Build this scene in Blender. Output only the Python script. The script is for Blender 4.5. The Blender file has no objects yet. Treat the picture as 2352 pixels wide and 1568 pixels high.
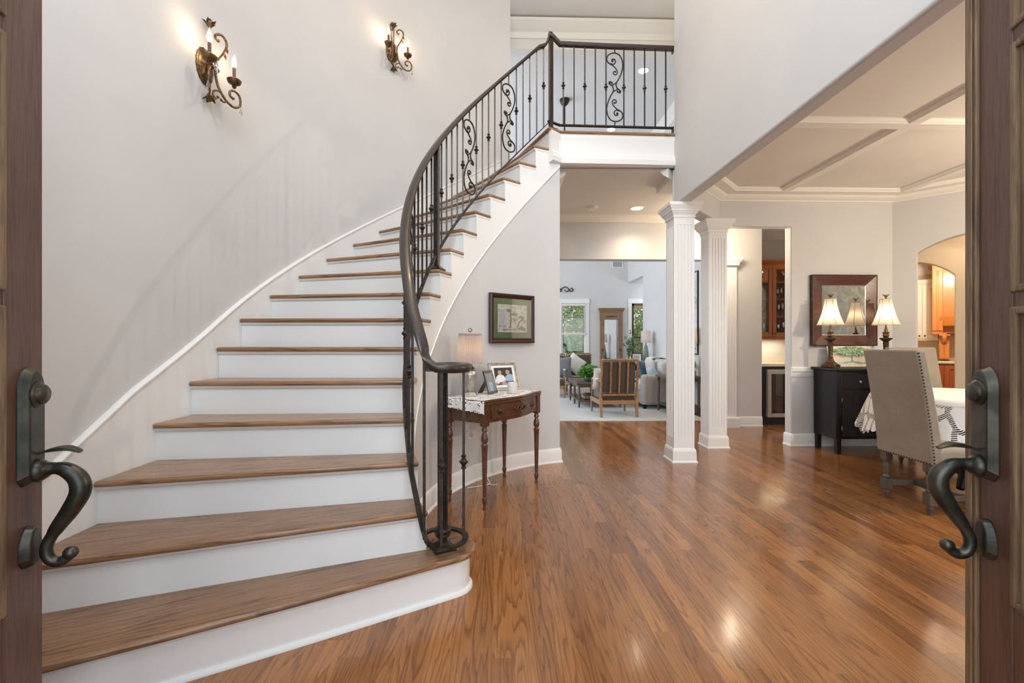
import bpy, bmesh, math, random
from math import sin, cos, pi, radians, atan2, hypot, sqrt
from mathutils import Vector, Matrix, noise as mnoise

random.seed(7)
S = bpy.context.scene
COL = S.collection

# ------------------------------------------------------------------ camera
FPX = 1030.0
YAW = math.atan(27.5 / FPX)
cam_data = bpy.data.cameras.new('camera')
cam_data.sensor_width = 36.0
cam_data.lens = FPX / 2352 * 36.0
cam_data.clip_start = 0.05
cam = bpy.data.objects.new('camera', cam_data)
cam.location = (0, 0, 1.2)
cam.rotation_euler = (pi / 2, 0, -YAW)
COL.objects.link(cam)
S.camera = cam

# ------------------------------------------------------------------ sky, sun, exposure
world = bpy.data.worlds.new('world')
S.world = world
world.use_nodes = True
wn = world.node_tree
wn.nodes.clear()
sky = wn.nodes.new('ShaderNodeTexSky')
sky.sky_type = 'NISHITA'
sky.sun_disc = False
sky.sun_elevation = radians(48)
sky.sun_rotation = radians(200)
sky.air_density = 1.0
sky.dust_density = 2.0
hsv = wn.nodes.new('ShaderNodeHueSaturation')
hsv.inputs['Saturation'].default_value = 0.55
bg = wn.nodes.new('ShaderNodeBackground')
bg.inputs['Strength'].default_value = 0.22
wo = wn.nodes.new('ShaderNodeOutputWorld')
wn.links.new(sky.outputs[0], hsv.inputs['Color'])
wn.links.new(hsv.outputs[0], bg.inputs['Color'])
wn.links.new(bg.outputs[0], wo.inputs['Surface'])

def light(name, kind, loc, power, color=(1, 1, 1), size=1.0, size_y=None, rot=(0, 0, 0), spot=None, blend=0.6):
    d = bpy.data.lights.new(name, kind)
    d.energy = power
    d.color = color
    if kind == 'AREA':
        d.size = size
        if size_y:
            d.shape = 'RECTANGLE'
            d.size_y = size_y
    elif kind in ('POINT', 'SPOT'):
        d.shadow_soft_size = size
        if kind == 'SPOT':
            d.spot_size = spot
            d.spot_blend = blend
    o = bpy.data.objects.new(name, d)
    o.location = loc
    o.rotation_euler = rot
    COL.objects.link(o)
    return o

sun = light('sun', 'SUN', (0, 0, 20), 2.2, (1.0, 0.95, 0.86), rot=(radians(42), 0, radians(72)))
sun.data.angle = radians(2)
DAY = (0.80, 0.90, 1.0)
WARM = (1.0, 0.82, 0.60)
# area fill added for daylight: open front door, assumed transom, unseen dining window, living room
light('daylight_front_door', 'AREA', (0, -0.35, 1.5), 22, DAY, 2.0, 2.6, (radians(90), 0, 0))
light('transom_fill', 'AREA', (0, -0.25, 4.2), 112, DAY, 2.2, 2.0, (radians(80), 0, 0))
light('dining_window_fill', 'AREA', (4.0, 0.0, 1.6), 30, DAY, 2.0, 1.8, (radians(90), 0, 0))
light('living_fill', 'AREA', (-2.9, 9.0, 2.6), 260, DAY, 4.0, 4.2, (0, radians(-90), 0))  # fill panel added before a blank wall; no window is built there
# unseen fill points added out of frame, with no fixtures of their own
light('foyer_fill', 'POINT', (0.5, 2.7, 5.0), 72, (1.0, 0.79, 0.58), 0.12)
light('dining_fill', 'POINT', (4.7, 2.6, 2.15), 105, WARM, 0.05)
light('kitchen_fill', 'POINT', (6.6, 6.35, 2.35), 85, WARM, 0.1)
light('arch_hall_fill', 'POINT', (5.55, 5.05, 2.35), 6, (1.0, 0.76, 0.50), 0.1)
light('upper_hall_fill', 'POINT', (2.6, 5.1, 4.6), 9, WARM, 0.5)
light('hall_fill', 'POINT', (2.9, 5.7, 2.5), 30, WARM, 0.12)
light('alcove_fill', 'POINT', (4.1, 10.8, 2.4), 14, DAY, 0.12)

S.view_settings.view_transform = 'Standard'
S.view_settings.look = 'None'
S.view_settings.gamma = 1.0
S.view_settings.use_curve_mapping = False
S.view_settings.exposure = 0.20
try:
    S.cycles.max_bounces = 10
    S.cycles.diffuse_bounces = 6
    S.cycles.transparent_max_bounces = 16
    S.cycles.caustics_reflective = False
    S.cycles.caustics_refractive = False
    S.cycles.sample_clamp_indirect = 6.0
    S.cycles.use_denoising = True
except Exception:
    pass

# ------------------------------------------------------------------ mesh helper
class MB:
    def __init__(self):
        self.v = []
        self.f = []
        self.at = {}

    def add(self, vs, fs, M=None):
        b = len(self.v)
        for p in vs:
            p = Vector(p)
            self.v.append(M @ p if M is not None else p)
        for q in fs:
            self.f.append([b + i for i in q])
        return self

    def box(self, x0, y0, z0, x1, y1, z1, M=None):
        x0, x1 = min(x0, x1), max(x0, x1)
        y0, y1 = min(y0, y1), max(y0, y1)
        z0, z1 = min(z0, z1), max(z0, z1)
        vs = [(x0, y0, z0), (x1, y0, z0), (x1, y1, z0), (x0, y1, z0), (x0, y0, z1), (x1, y0, z1), (x1, y1, z1), (x0, y1, z1)]
        fs = [(0, 3, 2, 1), (4, 5, 6, 7), (0, 1, 5, 4), (1, 2, 6, 5), (2, 3, 7, 6), (3, 0, 4, 7)]
        return self.add(vs, fs, M)

    def taper(self, c, w0, d0, z0, w1, d1, z1, off=(0, 0), M=None):
        """frustum box, centre c, half sizes at z0 and z1"""
        x, y = c
        ox, oy = off
        vs = [(x - w0, y - d0, z0), (x + w0, y - d0, z0), (x + w0, y + d0, z0), (x - w0, y + d0, z0),
              (x + ox - w1, y + oy - d1, z1), (x + ox + w1, y + oy - d1, z1), (x + ox + w1, y + oy + d1, z1), (x + ox - w1, y + oy + d1, z1)]
        fs = [(0, 3, 2, 1), (4, 5, 6, 7), (0, 1, 5, 4), (1, 2, 6, 5), (2, 3, 7, 6), (3, 0, 4, 7)]
        return self.add(vs, fs, M)

    def lathe(self, prof, n=24, c=(0, 0, 0), M=None, flute=None, sx=1.0, sy=1.0):
        vs, fs = [], []
        m = len(prof)
        for i in range(n):
            a = 2 * pi * i / n
            k = 1.0
            for (r, z) in prof:
                rr = r
                if flute:
                    rr = r * (1 + flute[1] * (0.5 + 0.5 * cos(a * flute[0])) * (1 if len(flute) < 3 or flute[2] <= z <= flute[3] else 0))
                vs.append((c[0] + rr * cos(a) * sx, c[1] + rr * sin(a) * sy, c[2] + z))
        for i in range(n):
            j = (i + 1) % n
            for k in range(m - 1):
                fs.append((i * m + k, j * m + k, j * m + k + 1, i * m + k + 1))
        if prof[0][0] > 1e-5:
            fs.append([i * m for i in range(n)][::-1])
        if prof[-1][0] > 1e-5:
            fs.append([i * m + m - 1 for i in range(n)])
        return self.add(vs, fs, M)

    def tube(self, pts, r, n=8, closed=False, M=None, sq=1.0, caps=True):
        pts = [Vector(p) for p in pts]
        m = len(pts)
        rs = r if isinstance(r, (list, tuple)) else [r] * m
        vs, fs = [], []
        up = None
        for i, p in enumerate(pts):
            a = pts[(i - 1) % m] if (closed or i > 0) else p
            b = pts[(i + 1) % m] if (closed or i < m - 1) else p
            t = (b - a)
            t = t.normalized() if t.length > 1e-9 else Vector((0, 0, 1))
            if up is None:
                up = Vector((0, 0, 1)) if abs(t.z) < 0.9 else Vector((1, 0, 0))
            s = t.cross(up)
            if s.length < 1e-6:
                s = t.orthogonal()
            s.normalize()
            u = s.cross(t).normalized()
            up = u
            for k in range(n):
                an = 2 * pi * (k + 0.5) / n
                vs.append(p + s * (rs[i] * cos(an)) + u * (rs[i] * sq * sin(an)))
        seg = m if closed else m - 1
        for i in range(seg):
            j = (i + 1) % m
            for k in range(n):
                l = (k + 1) % n
                fs.append((i * n + k, i * n + l, j * n + l, j * n + k))
        if not closed and caps:
            fs.append(list(range(n))[::-1])
            fs.append([(m - 1) * n + k for k in range(n)])
        return self.add(vs, fs, M)

    def prism(self, poly, z0, z1, M=None):
        n = len(poly)
        vs = [(x, y, z0) for x, y in poly] + [(x, y, z1) for x, y in poly]
        fs = [list(range(n))[::-1], list(range(n, 2 * n))]
        for i in range(n):
            j = (i + 1) % n
            fs.append((i, j, n + j, n + i))
        return self.add(vs, fs, M)

    def sweep(self, path, prof, closed=False, M=None):
        """profile points (a, b): a to the right of the path seen from above, b up"""
        path = [Vector(p) for p in path]
        m, k = len(path), len(prof)
        vs, fs = [], []
        for i, p in enumerate(path):
            a = path[(i - 1) % m] if (closed or i > 0) else None
            b = path[(i + 1) % m] if (closed or i < m - 1) else None
            d1 = (p - a) if a is not None else (b - p)
            d2 = (b - p) if b is not None else (p - a)
            n1 = Vector((d1.y, -d1.x, 0)).normalized()
            n2 = Vector((d2.y, -d2.x, 0)).normalized()
            s = n1 + n2
            if s.length < 1e-6:
                s = n1
            s = s.normalized()
            c = max(0.3, s.dot(n1))
            for (u, w) in prof:
                vs.append(p + s * (u / c) + Vector((0, 0, w)))
        seg = m if closed else m - 1
        for i in range(seg):
            j = (i + 1) % m
            for q in range(k):
                l = (q + 1) % k
                fs.append((i * k + q, i * k + l, j * k + l, j * k + q))
        if not closed:
            fs.append(list(range(k))[::-1])
            fs.append([(m - 1) * k + q for q in range(k)])
        return self.add(vs, fs, M)

    def grid(self, fn, nu, nv, M=None, cu=False):
        vs = [fn(i / nu, j / nv) for i in range(nu + (0 if cu else 1)) for j in range(nv + 1)]
        fs = []
        for i in range(nu):
            i2 = (i + 1) % nu if cu else i + 1
            for j in range(nv):
                fs.append((i * (nv + 1) + j, i2 * (nv + 1) + j, i2 * (nv + 1) + j + 1, i * (nv + 1) + j + 1))
        return self.add(vs, fs, M)

    def ball(self, c, r, n=10, sz=1.0, M=None):
        k = n // 2
        prof = [(max(0.0, r * sin(pi * i / k)) if 0 < i < k else 0.0, -r * sz * cos(pi * i / k)) for i in range(k + 1)]
        return self.lathe(prof, n, c, M)

    def build(self, name, mat, parent=None, world=False, smooth=30, bevel=None, seg=2, kind=None, label=None, sub=0, recalc=True):
        me = bpy.data.meshes.new(name)
        off = Vector((0, 0, 0))
        if world and parent is not None:
            q = parent
            while q is not None:
                off += q.location
                q = q.parent
        me.from_pydata([p - off for p in self.v], [], self.f)
        if recalc:
            bm = bmesh.new()
            bm.from_mesh(me)
            bmesh.ops.recalc_face_normals(bm, faces=bm.faces)
            bm.to_mesh(me)
            bm.free()
        mats = mat if isinstance(mat, (list, tuple)) else [mat]
        for mm in mats:
            me.materials.append(mm)
        if smooth is not None:
            me.polygons.foreach_set('use_smooth', [True] * len(me.polygons))
            if smooth < 180:
                me.set_sharp_from_angle(angle=radians(smooth))
        for an, (dom, ty, data) in self.at.items():
            a = me.attributes.new(an, ty, dom)
            if ty == 'FLOAT':
                a.data.foreach_set('value', data)
            else:
                a.data.foreach_set('vector', data)
        me.update()
        o = bpy.data.objects.new(name, me)
        COL.objects.link(o)
        if parent is not None:
            o.parent = parent
        if bevel:
            b = o.modifiers.new('bevel', 'BEVEL')
            b.width = bevel
            b.segments = seg
            b.limit_method = 'ANGLE'
            b.angle_limit = radians(40)
            b.harden_normals = False
        if sub:
            b = o.modifiers.new('subsurf', 'SUBSURF')
            b.levels = sub
            b.render_levels = sub
        if kind:
            o['kind'] = kind
        if label:
            o['label'] = label
        return o

def thing(name, label, cat, loc=(0, 0, 0), rz=0.0, group=None):
    o = bpy.data.objects.new(name, None)
    o.empty_display_size = 0.1
    COL.objects.link(o)
    o.location = loc
    o.rotation_euler = (0, 0, rz)
    return tag(o, label, cat, group)

def tag(o, label, cat, group=None):
    o['label'] = label
    o['category'] = cat
    if group:
        o['group'] = group
    return o

def struct(o):
    o['kind'] = 'structure'
    return o

def holder(name, loc=(0, 0, 0), rz=0):
    o = bpy.data.objects.new(name, None)
    o.empty_display_size = 0.1
    COL.objects.link(o)
    o.location = loc
    o.rotation_euler = (0, 0, rz)
    o['kind'] = 'structure'
    return o

def copy_tree(o, parent=None, loc=None, rz=None, label=None):
    c = o.copy()
    COL.objects.link(c)
    if parent is not None:
        c.parent = parent
    for ch in list(o.children):
        copy_tree(ch, c)
    if loc is not None:
        c.location = loc
    if rz is not None:
        c.rotation_euler = (0, 0, rz)
    if label:
        c['label'] = label
    return c

def catmull(pts, k=6, closed=False):
    pts = [Vector(p) for p in pts]
    n = len(pts)
    out = []
    for i in range(n if closed else n - 1):
        p0 = pts[(i - 1) % n] if (closed or i > 0) else pts[0]
        p1 = pts[i]
        p2 = pts[(i + 1) % n]
        p3 = pts[(i + 2) % n] if (closed or i < n - 2) else pts[-1]
        for j in range(k):
            t = j / k
            out.append(0.5 * ((2 * p1) + (p2 - p0) * t + (2 * p0 - 5 * p1 + 4 * p2 - p3) * t * t + (3 * p1 - p0 - 3 * p2 + p3) * t ** 3))
    if not closed:
        out.append(pts[-1])
    return out

def TRZ(x, y, z=0, rz=0):
    return Matrix.Translation((x, y, z)) @ Matrix.Rotation(rz, 4, 'Z')

# ------------------------------------------------------------------ materials
MATS = {}

def nodes(name):
    m = bpy.data.materials.new(name)
    m.use_nodes = True
    nt = m.node_tree
    b = nt.nodes['Principled BSDF']
    return m, nt, b

def N(nt, t, **kw):
    n = nt.nodes.new(t)
    for k, v in kw.items():
        if k in n.inputs:
            n.inputs[k].default_value = v
        else:
            setattr(n, k, v)
    return n

def ramp(nt, stops, interp='LINEAR'):
    r = nt.nodes.new('ShaderNodeValToRGB')
    r.color_ramp.interpolation = interp
    els = r.color_ramp.elements
    while len(els) < len(stops):
        els.new(0.5)
    for e, (p, c) in zip(els, stops):
        e.position = p
        e.color = (c[0], c[1], c[2], 1) if not isinstance(c, (int, float)) else (c, c, c, 1)
    return r

def mixc(nt, fac, a, b, blend='MIX'):
    n = nt.nodes.new('ShaderNodeMix')
    n.data_type = 'RGBA'
    n.blend_type = blend
    for sock, val in ((n.inputs[0], fac), (n.inputs[6], a), (n.inputs[7], b)):
        if hasattr(val, 'is_output'):
            nt.links.new(val, sock)
        elif isinstance(val, (int, float)):
            sock.default_value = val
        else:
            sock.default_value = (*val[:3], 1)
    return n.outputs[2]

def math_(nt, op, a, b=None, c=None):
    n = nt.nodes.new('ShaderNodeMath')
    n.operation = op
    for i, v in enumerate((a, b, c)):
        if v is None:
            continue
        if hasattr(v, 'is_output'):
            nt.links.new(v, n.inputs[i])
        else:
            n.inputs[i].default_value = v
    return n.outputs[0]

def bump(nt, b, height, strength=0.2, dist=0.01):
    n = nt.nodes.new('ShaderNodeBump')
    n.inputs['Strength'].default_value = strength
    n.inputs['Distance'].default_value = dist
    nt.links.new(height, n.inputs['Height'])
    nt.links.new(n.outputs[0], b.inputs['Normal'])

def paint(name, col, rough=0.6, var=0.03, bscale=180, bstr=0.06, spec=0.4):
    m, nt, b = nodes(name)
    tc = N(nt, 'ShaderNodeTexCoord')
    n1 = N(nt, 'ShaderNodeTexNoise', Scale=1.7, Detail=3.0)
    nt.links.new(tc.outputs['Object'], n1.inputs['Vector'])
    lo = [c * (1 - var) for c in col]
    hi = [min(1, c * (1 + var)) for c in col]
    r = ramp(nt, [(0.3, lo), (0.7, hi)])
    nt.links.new(n1.outputs['Fac'], r.inputs[0])
    nt.links.new(r.outputs[0], b.inputs['Base Color'])
    b.inputs['Roughness'].default_value = rough
    b.inputs['Specular IOR Level'].default_value = spec
    if bstr:
        n2 = N(nt, 'ShaderNodeTexNoise', Scale=float(bscale), Detail=2.0)
        nt.links.new(tc.outputs['Object'], n2.inputs['Vector'])
        bump(nt, b, n2.outputs['Fac'], bstr, 0.004)
    return m

def metal(name, col, col2, rough=0.45, met=0.85, scale=30, bstr=0.15):
    m, nt, b = nodes(name)
    tc = N(nt, 'ShaderNodeTexCoord')
    n1 = N(nt, 'ShaderNodeTexNoise', Scale=float(scale), Detail=4.0)
    nt.links.new(tc.outputs['Object'], n1.inputs['Vector'])
    r = ramp(nt, [(0.35, col), (0.68, col2)])
    nt.links.new(n1.outputs['Fac'], r.inputs[0])
    nt.links.new(r.outputs[0], b.inputs['Base Color'])
    b.inputs['Metallic'].default_value = met
    b.inputs['Roughness'].default_value = rough
    if bstr:
        bump(nt, b, n1.outputs['Fac'], bstr, 0.003)
    return m

def wood(name, base, dark, rough=0.35, coord='gc', axis='z', ring=9.0, lines=0.55, pores=0.35, tonevar=0.0, coat=0.0, spec=0.5, scale=1.0):
    """oak-like grain. coord 'gc' reads the mesh attribute gc = (across, along, seed)"""
    m, nt, b = nodes(name)
    if coord == 'gc':
        a = N(nt, 'ShaderNodeAttribute', attribute_name='gc')
        vec = a.outputs['Vector']
    else:
        tc = N(nt, 'ShaderNodeTexCoord')
        vec = tc.outputs['Object']
        if axis != 'y':
            mp = N(nt, 'ShaderNodeMapping')
            mp.inputs['Rotation'].default_value = (pi / 2, 0, 0) if axis == 'z' else (0, 0, pi / 2)
            nt.links.new(vec, mp.inputs['Vector'])
            vec = mp.outputs[0]
    def stretch(sx, sy, sz=1.0):
        mp = N(nt, 'ShaderNodeMapping')
        mp.inputs['Scale'].default_value = (sx * scale, sy * scale, sz * scale)
        nt.links.new(vec, mp.inputs['Vector'])
        return mp.outputs[0]
    n1 = N(nt, 'ShaderNodeTexNoise', Scale=1.0, Detail=2.5, Roughness=0.45)
    nt.links.new(stretch(11, 0.55, 7), n1.inputs['Vector'])
    w = N(nt, 'ShaderNodeTexNoise', Scale=1.0, Detail=2.0)
    nt.links.new(stretch(45, 3.0, 7), w.inputs['Vector'])
    x = math_(nt, 'MULTIPLY', n1.outputs['Fac'], ring)
    x = math_(nt, 'ADD', x, math_(nt, 'MULTIPLY', w.outputs['Fac'], 0.55))
    x = math_(nt, 'FRACT', x)
    lr = ramp(nt, [(0.0, 0.10), (0.12, 0.0), (0.55, 0.06), (0.84, 0.75), (0.93, 1.0), (1.0, 0.10)])
    nt.links.new(x, lr.inputs[0])
    p = N(nt, 'ShaderNodeTexNoise', Scale=1.0, Detail=3.0, Roughness=0.65)
    nt.links.new(stretch(420, 9, 60), p.inputs['Vector'])
    pr = ramp(nt, [(0.42, 0.0), (0.66, 1.0)])
    nt.links.new(p.outputs['Fac'], pr.inputs[0])
    c = mixc(nt, math_(nt, 'MULTIPLY', lr.outputs[0], lines), base, dark)
    c = mixc(nt, math_(nt, 'MULTIPLY', pr.outputs[0], pores), c, dark)
    if tonevar:
        t = N(nt, 'ShaderNodeAttribute', attribute_name='tone')
        tr = ramp(nt, [(0.0, (1 - tonevar * 1.05, 1 - tonevar * 1.25, 1 - tonevar * 1.3)), (0.5, (1, 1, 1)), (1.0, (1 + tonevar, 1 + tonevar * 1.15, 1 + tonevar * 1.2))])
        nt.links.new(t.outputs['Fac'], tr.inputs[0])
        c = mixc(nt, 1.0, c, tr.outputs[0], 'MULTIPLY')
    nt.links.new(c, b.inputs['Base Color'])
    rr = N(nt, 'ShaderNodeMapRange')
    rr.inputs['To Min'].default_value = rough
    rr.inputs['To Max'].default_value = min(1, rough + 0.14)
    nt.links.new(pr.outputs[0], rr.inputs['Value'])
    nt.links.new(rr.outputs[0], b.inputs['Roughness'])
    b.inputs['Specular IOR Level'].default_value = spec
    b.inputs['Coat Weight'].default_value = coat
    b.inputs['Coat Roughness'].default_value = 0.12
    bump(nt, b, math_(nt, 'MULTIPLY', pr.outputs[0], -1.0), 0.05, 0.0015)
    return m

def fabric(name, col, col2=None, scale=260, rough=0.9, bstr=0.35, sheen=0.3):
    m, nt, b = nodes(name)
    tc = N(nt, 'ShaderNodeTexCoord')
    n1 = N(nt, 'ShaderNodeTexNoise', Scale=float(scale), Detail=3.0, Roughness=0.7)
    n0 = N(nt, 'ShaderNodeTexNoise', Scale=5.0, Detail=2.0)
    nt.links.new(tc.outputs['Object'], n1.inputs['Vector'])
    nt.links.new(tc.outputs['Object'], n0.inputs['Vector'])
    col2 = col2 or [c * 0.72 for c in col]
    r = ramp(nt, [(0.35, col2), (0.62, col)])
    s = math_(nt, 'ADD', math_(nt, 'MULTIPLY', n1.outputs['Fac'], 0.75), math_(nt, 'MULTIPLY', n0.outputs['Fac'], 0.25))
    nt.links.new(s, r.inputs[0])
    nt.links.new(r.outputs[0], b.inputs['Base Color'])
    b.inputs['Roughness'].default_value = rough
    b.inputs['Sheen Weight'].default_value = sheen
    bump(nt, b, n1.outputs['Fac'], bstr, 0.003)
    return m

def plain(name, col, rough=0.5, met=0.0, spec=0.5, alpha=None):
    m, nt, b = nodes(name)
    tc = N(nt, 'ShaderNodeTexCoord')
    n1 = N(nt, 'ShaderNodeTexNoise', Scale=25.0, Detail=2.0)
    nt.links.new(tc.outputs['Object'], n1.inputs['Vector'])
    r = ramp(nt, [(0.3, [c * 0.94 for c in col]), (0.7, [min(1, c * 1.05) for c in col])])
    nt.links.new(n1.outputs['Fac'], r.inputs[0])
    nt.links.new(r.outputs[0], b.inputs['Base Color'])
    b.inputs['Roughness'].default_value = rough
    b.inputs['Metallic'].default_value = met
    b.inputs['Specular IOR Level'].default_value = spec
    return m

def emit(name, col, strength):
    m, nt, b = nodes(name)
    b.inputs['Base Color'].default_value = (*col, 1)
    b.inputs['Emission Color'].default_value = (*col, 1)
    b.inputs['Emission Strength'].default_value = strength
    return m

def glass(name, col=(1, 1, 1), rough=0.0, mix=0.03):
    """thin clear pane: mostly transparent with a faint mirror reflection"""
    m = bpy.data.materials.new(name)
    m.use_nodes = True
    nt = m.node_tree
    nt.nodes.remove(nt.nodes['Principled BSDF'])
    t = N(nt, 'ShaderNodeBsdfTransparent')
    t.inputs[0].default_value = (*col, 1)
    g = N(nt, 'ShaderNodeBsdfGlossy', Roughness=rough)
    fr = N(nt, 'ShaderNodeFresnel', IOR=1.45)
    k = math_(nt, 'ADD', fr.outputs[0], mix * 0.3)
    mx = N(nt, 'ShaderNodeMixShader')
    nt.links.new(k, mx.inputs[0])
    nt.links.new(t.outputs[0], mx.inputs[1])
    nt.links.new(g.outputs[0], mx.inputs[2])
    nt.links.new(mx.outputs[0], nt.nodes['Material Output'].inputs[0])
    return m

def shade_mat(name, col, trans=0.6, glow=0.0):
    m = bpy.data.materials.new(name)
    m.use_nodes = True
    nt = m.node_tree
    nt.nodes.remove(nt.nodes['Principled BSDF'])
    d = N(nt, 'ShaderNodeBsdfDiffuse')
    t = N(nt, 'ShaderNodeBsdfTranslucent')
    tc = N(nt, 'ShaderNodeTexCoord')
    n1 = N(nt, 'ShaderNodeTexNoise', Scale=160.0, Detail=2.0)
    nt.links.new(tc.outputs['Object'], n1.inputs['Vector'])
    r = ramp(nt, [(0.3, [c * 0.9 for c in col]), (0.7, col)])
    nt.links.new(n1.outputs['Fac'], r.inputs[0])
    nt.links.new(r.outputs[0], d.inputs[0])
    nt.links.new(r.outputs[0], t.inputs[0])
    mx = N(nt, 'ShaderNodeMixShader')
    mx.inputs[0].default_value = trans
    nt.links.new(d.outputs[0], mx.inputs[1])
    nt.links.new(t.outputs[0], mx.inputs[2])
    nt.links.new(mx.outputs[0], nt.nodes['Material Output'].inputs[0])
    return m

M_wall = paint('wall_paint', (0.585, 0.582, 0.58), 0.75)
M_wall_cool = paint('living_wall_paint', (0.60, 0.59, 0.585), 0.75)
M_ceil = paint('ceiling_paint', (0.72, 0.69, 0.645), 0.8)
M_tan = paint('tan_wall_paint', (0.60, 0.51, 0.39), 0.75)
M_trim = paint('white_trim_paint', (0.78, 0.78, 0.77), 0.38, 0.012, 40, 0.02)
M_cream = paint('cream_trim_paint', (0.80, 0.775, 0.72), 0.45, 0.015, 40, 0.02)
M_oak = wood('oak_floor', (0.325, 0.138, 0.045), (0.085, 0.028, 0.009), 0.15, ring=17, lines=0.66, pores=0.45, tonevar=0.36, coat=0.3)
M_tread = wood('oak_tread', (0.335, 0.185, 0.094), (0.080, 0.038, 0.017), 0.24, ring=15, lines=0.72, pores=0.4, tonevar=0.15, coat=0.15)
M_sub = plain('subfloor', (0.10, 0.04, 0.015), 0.7)
M_iron = metal('wrought_iron', (0.024, 0.019, 0.017), (0.055, 0.042, 0.035), 0.36, 0.55, 45, 0.12)
M_rail = wood('dark_handrail', (0.030, 0.020, 0.018), (0.013, 0.008, 0.007), 0.30, coord='obj', axis='y', ring=6, lines=0.5, pores=0.4, coat=0.2)
M_mahog = wood('mahogany', (0.100, 0.033, 0.012), (0.034, 0.010, 0.004), 0.22, coord='obj', axis='x', ring=7, lines=0.6, pores=0.35, coat=0.5)
M_frame_dark = wood('dark_frame_wood', (0.050, 0.015, 0.012), (0.018, 0.006, 0.006), 0.28, coord='obj', axis='x', coat=0.3)
M_frame_red = wood('red_frame_wood', (0.080, 0.016, 0.008), (0.03, 0.006, 0.004), 0.26, coord='obj', axis='x', coat=0.4)
M_door = wood('front_door_wood', (0.110, 0.054, 0.038), (0.038, 0.018, 0.012), 0.40, coord='obj', axis='z', ring=5, lines=0.35, pores=0.35, coat=0.1)
M_doorworn = wood('worn_door_moulding', (0.22, 0.14, 0.075), (0.060, 0.030, 0.019), 0.45, coord='obj', axis='z', ring=8, lines=0.6, pores=0.6)
M_bronze = metal('aged_bronze', (0.040, 0.040, 0.034), (0.105, 0.100, 0.080), 0.36, 0.8, 16, 0.15)
M_gold = metal('antique_gold', (0.060, 0.033, 0.016), (0.25, 0.145, 0.068), 0.36, 0.75, 55, 0.2)
M_silver = metal('silvered_metal', (0.40, 0.37, 0.33), (0.60, 0.56, 0.50), 0.32, 0.8, 30, 0.05)
M_brownbronze = metal('brown_bronze', (0.060, 0.036, 0.022), (0.13, 0.078, 0.045), 0.4, 0.6, 30, 0.1)
M_black = wood('espresso_wood', (0.010, 0.006, 0.005), (0.004, 0.003, 0.003), 0.42, coord='obj', axis='z', spec=0.3)
M_greywood = wood('grey_oak', (0.115, 0.086, 0.063), (0.055, 0.040, 0.029), 0.5, coord='obj', axis='z')
M_spool = wood('spool_wood', (0.36, 0.20, 0.095), (0.17, 0.085, 0.036), 0.4, coord='obj', axis='z')
M_pine = wood('weathered_pine', (0.28, 0.175, 0.095), (0.13, 0.075, 0.04), 0.55, coord='obj', axis='z')
M_cherry = wood('cherry_cabinet', (0.36, 0.105, 0.022), (0.17, 0.042, 0.009), 0.3, coord='obj', axis='z', lines=0.4, coat=0.3)
M_hood = wood('honey_cabinet', (0.62, 0.235, 0.055), (0.38, 0.12, 0.024), 0.35, coord='obj', axis='z', lines=0.35, coat=0.2)
M_linen = fabric('tan_linen', (0.34, 0.29, 0.225), (0.20, 0.165, 0.122), 230)
M_linen_side = fabric('pale_linen', (0.36, 0.32, 0.27), (0.25, 0.215, 0.175), 230)
M_brownfab = fabric('brown_fabric', (0.088, 0.062, 0.046), (0.050, 0.035, 0.026), 200)
M_greyfab = fabric('grey_upholstery', (0.56, 0.545, 0.53), (0.42, 0.40, 0.385), 180)
M_sofaside = fabric('grey_velvet', (0.40, 0.365, 0.335), (0.29, 0.26, 0.235), 90)
M_whitefab = fabric('white_fabric', (0.74, 0.72, 0.68), (0.60, 0.575, 0.53), 120)
M_bluefab = fabric('pale_blue_fabric', (0.42, 0.50, 0.53), (0.30, 0.385, 0.42), 60)
M_teal = fabric('teal_velvet', (0.055, 0.125, 0.155), (0.025, 0.068, 0.09), 150)
M_rug = fabric('rug_wool', (0.47, 0.48, 0.47), (0.36, 0.365, 0.355), 140, 0.95, 0.6)
M_green = plain('leaf_green', (0.10, 0.26, 0.045), 0.5)
M_green2 = plain('light_leaf_green', (0.22, 0.40, 0.09), 0.5)
M_flame = emit('candle_flame_bulb', (1.0, 0.72, 0.44), 45)
M_can = emit('recessed_lamp', (1.0, 0.88, 0.72), 14)
M_glassclear = glass('clear_glass')
M_mirror = plain('mirror_silver', (0.86, 0.87, 0.87), 0.015, 1.0)
M_ceramic_green = plain('sea_glass_ceramic', (0.20, 0.30, 0.25), 0.2)
M_blackplain = plain('black_lacquer', (0.012, 0.011, 0.011), 0.35)
M_steel = metal('brushed_steel', (0.50, 0.46, 0.41), (0.58, 0.54, 0.49), 0.38, 0.55, 80, 0.03)
M_white = plain('white_plastic', (0.80, 0.79, 0.77), 0.4)
M_paper = plain('white_paper', (0.82, 0.80, 0.77), 0.7)
M_stone = paint('cream_stone', (0.72, 0.64, 0.48), 0.35, 0.12, 20, 0.02)
M_counter = plain('cream_counter', (0.70, 0.66, 0.58), 0.25)
M_crystal = glass('crystal', (0.93, 0.94, 0.96), 0.05, 0.6)
# ------------------------------------------------------------------ stair geometry shared by several builders
CX, CY = 1.092, 2.903           # centre of the circular stair
RISE = 0.194
R_IN, R_WALL = 1.617, 2.902     # open side nosing corners, and the curved outside wall
R_ST = 1.632                    # face of the wall below the stair

def pol(r, deg):
    a = radians(deg)
    return (CX + r * cos(a), CY + r * sin(a))

def phi(n):
    return 220.3 - 6.37 * n

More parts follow.
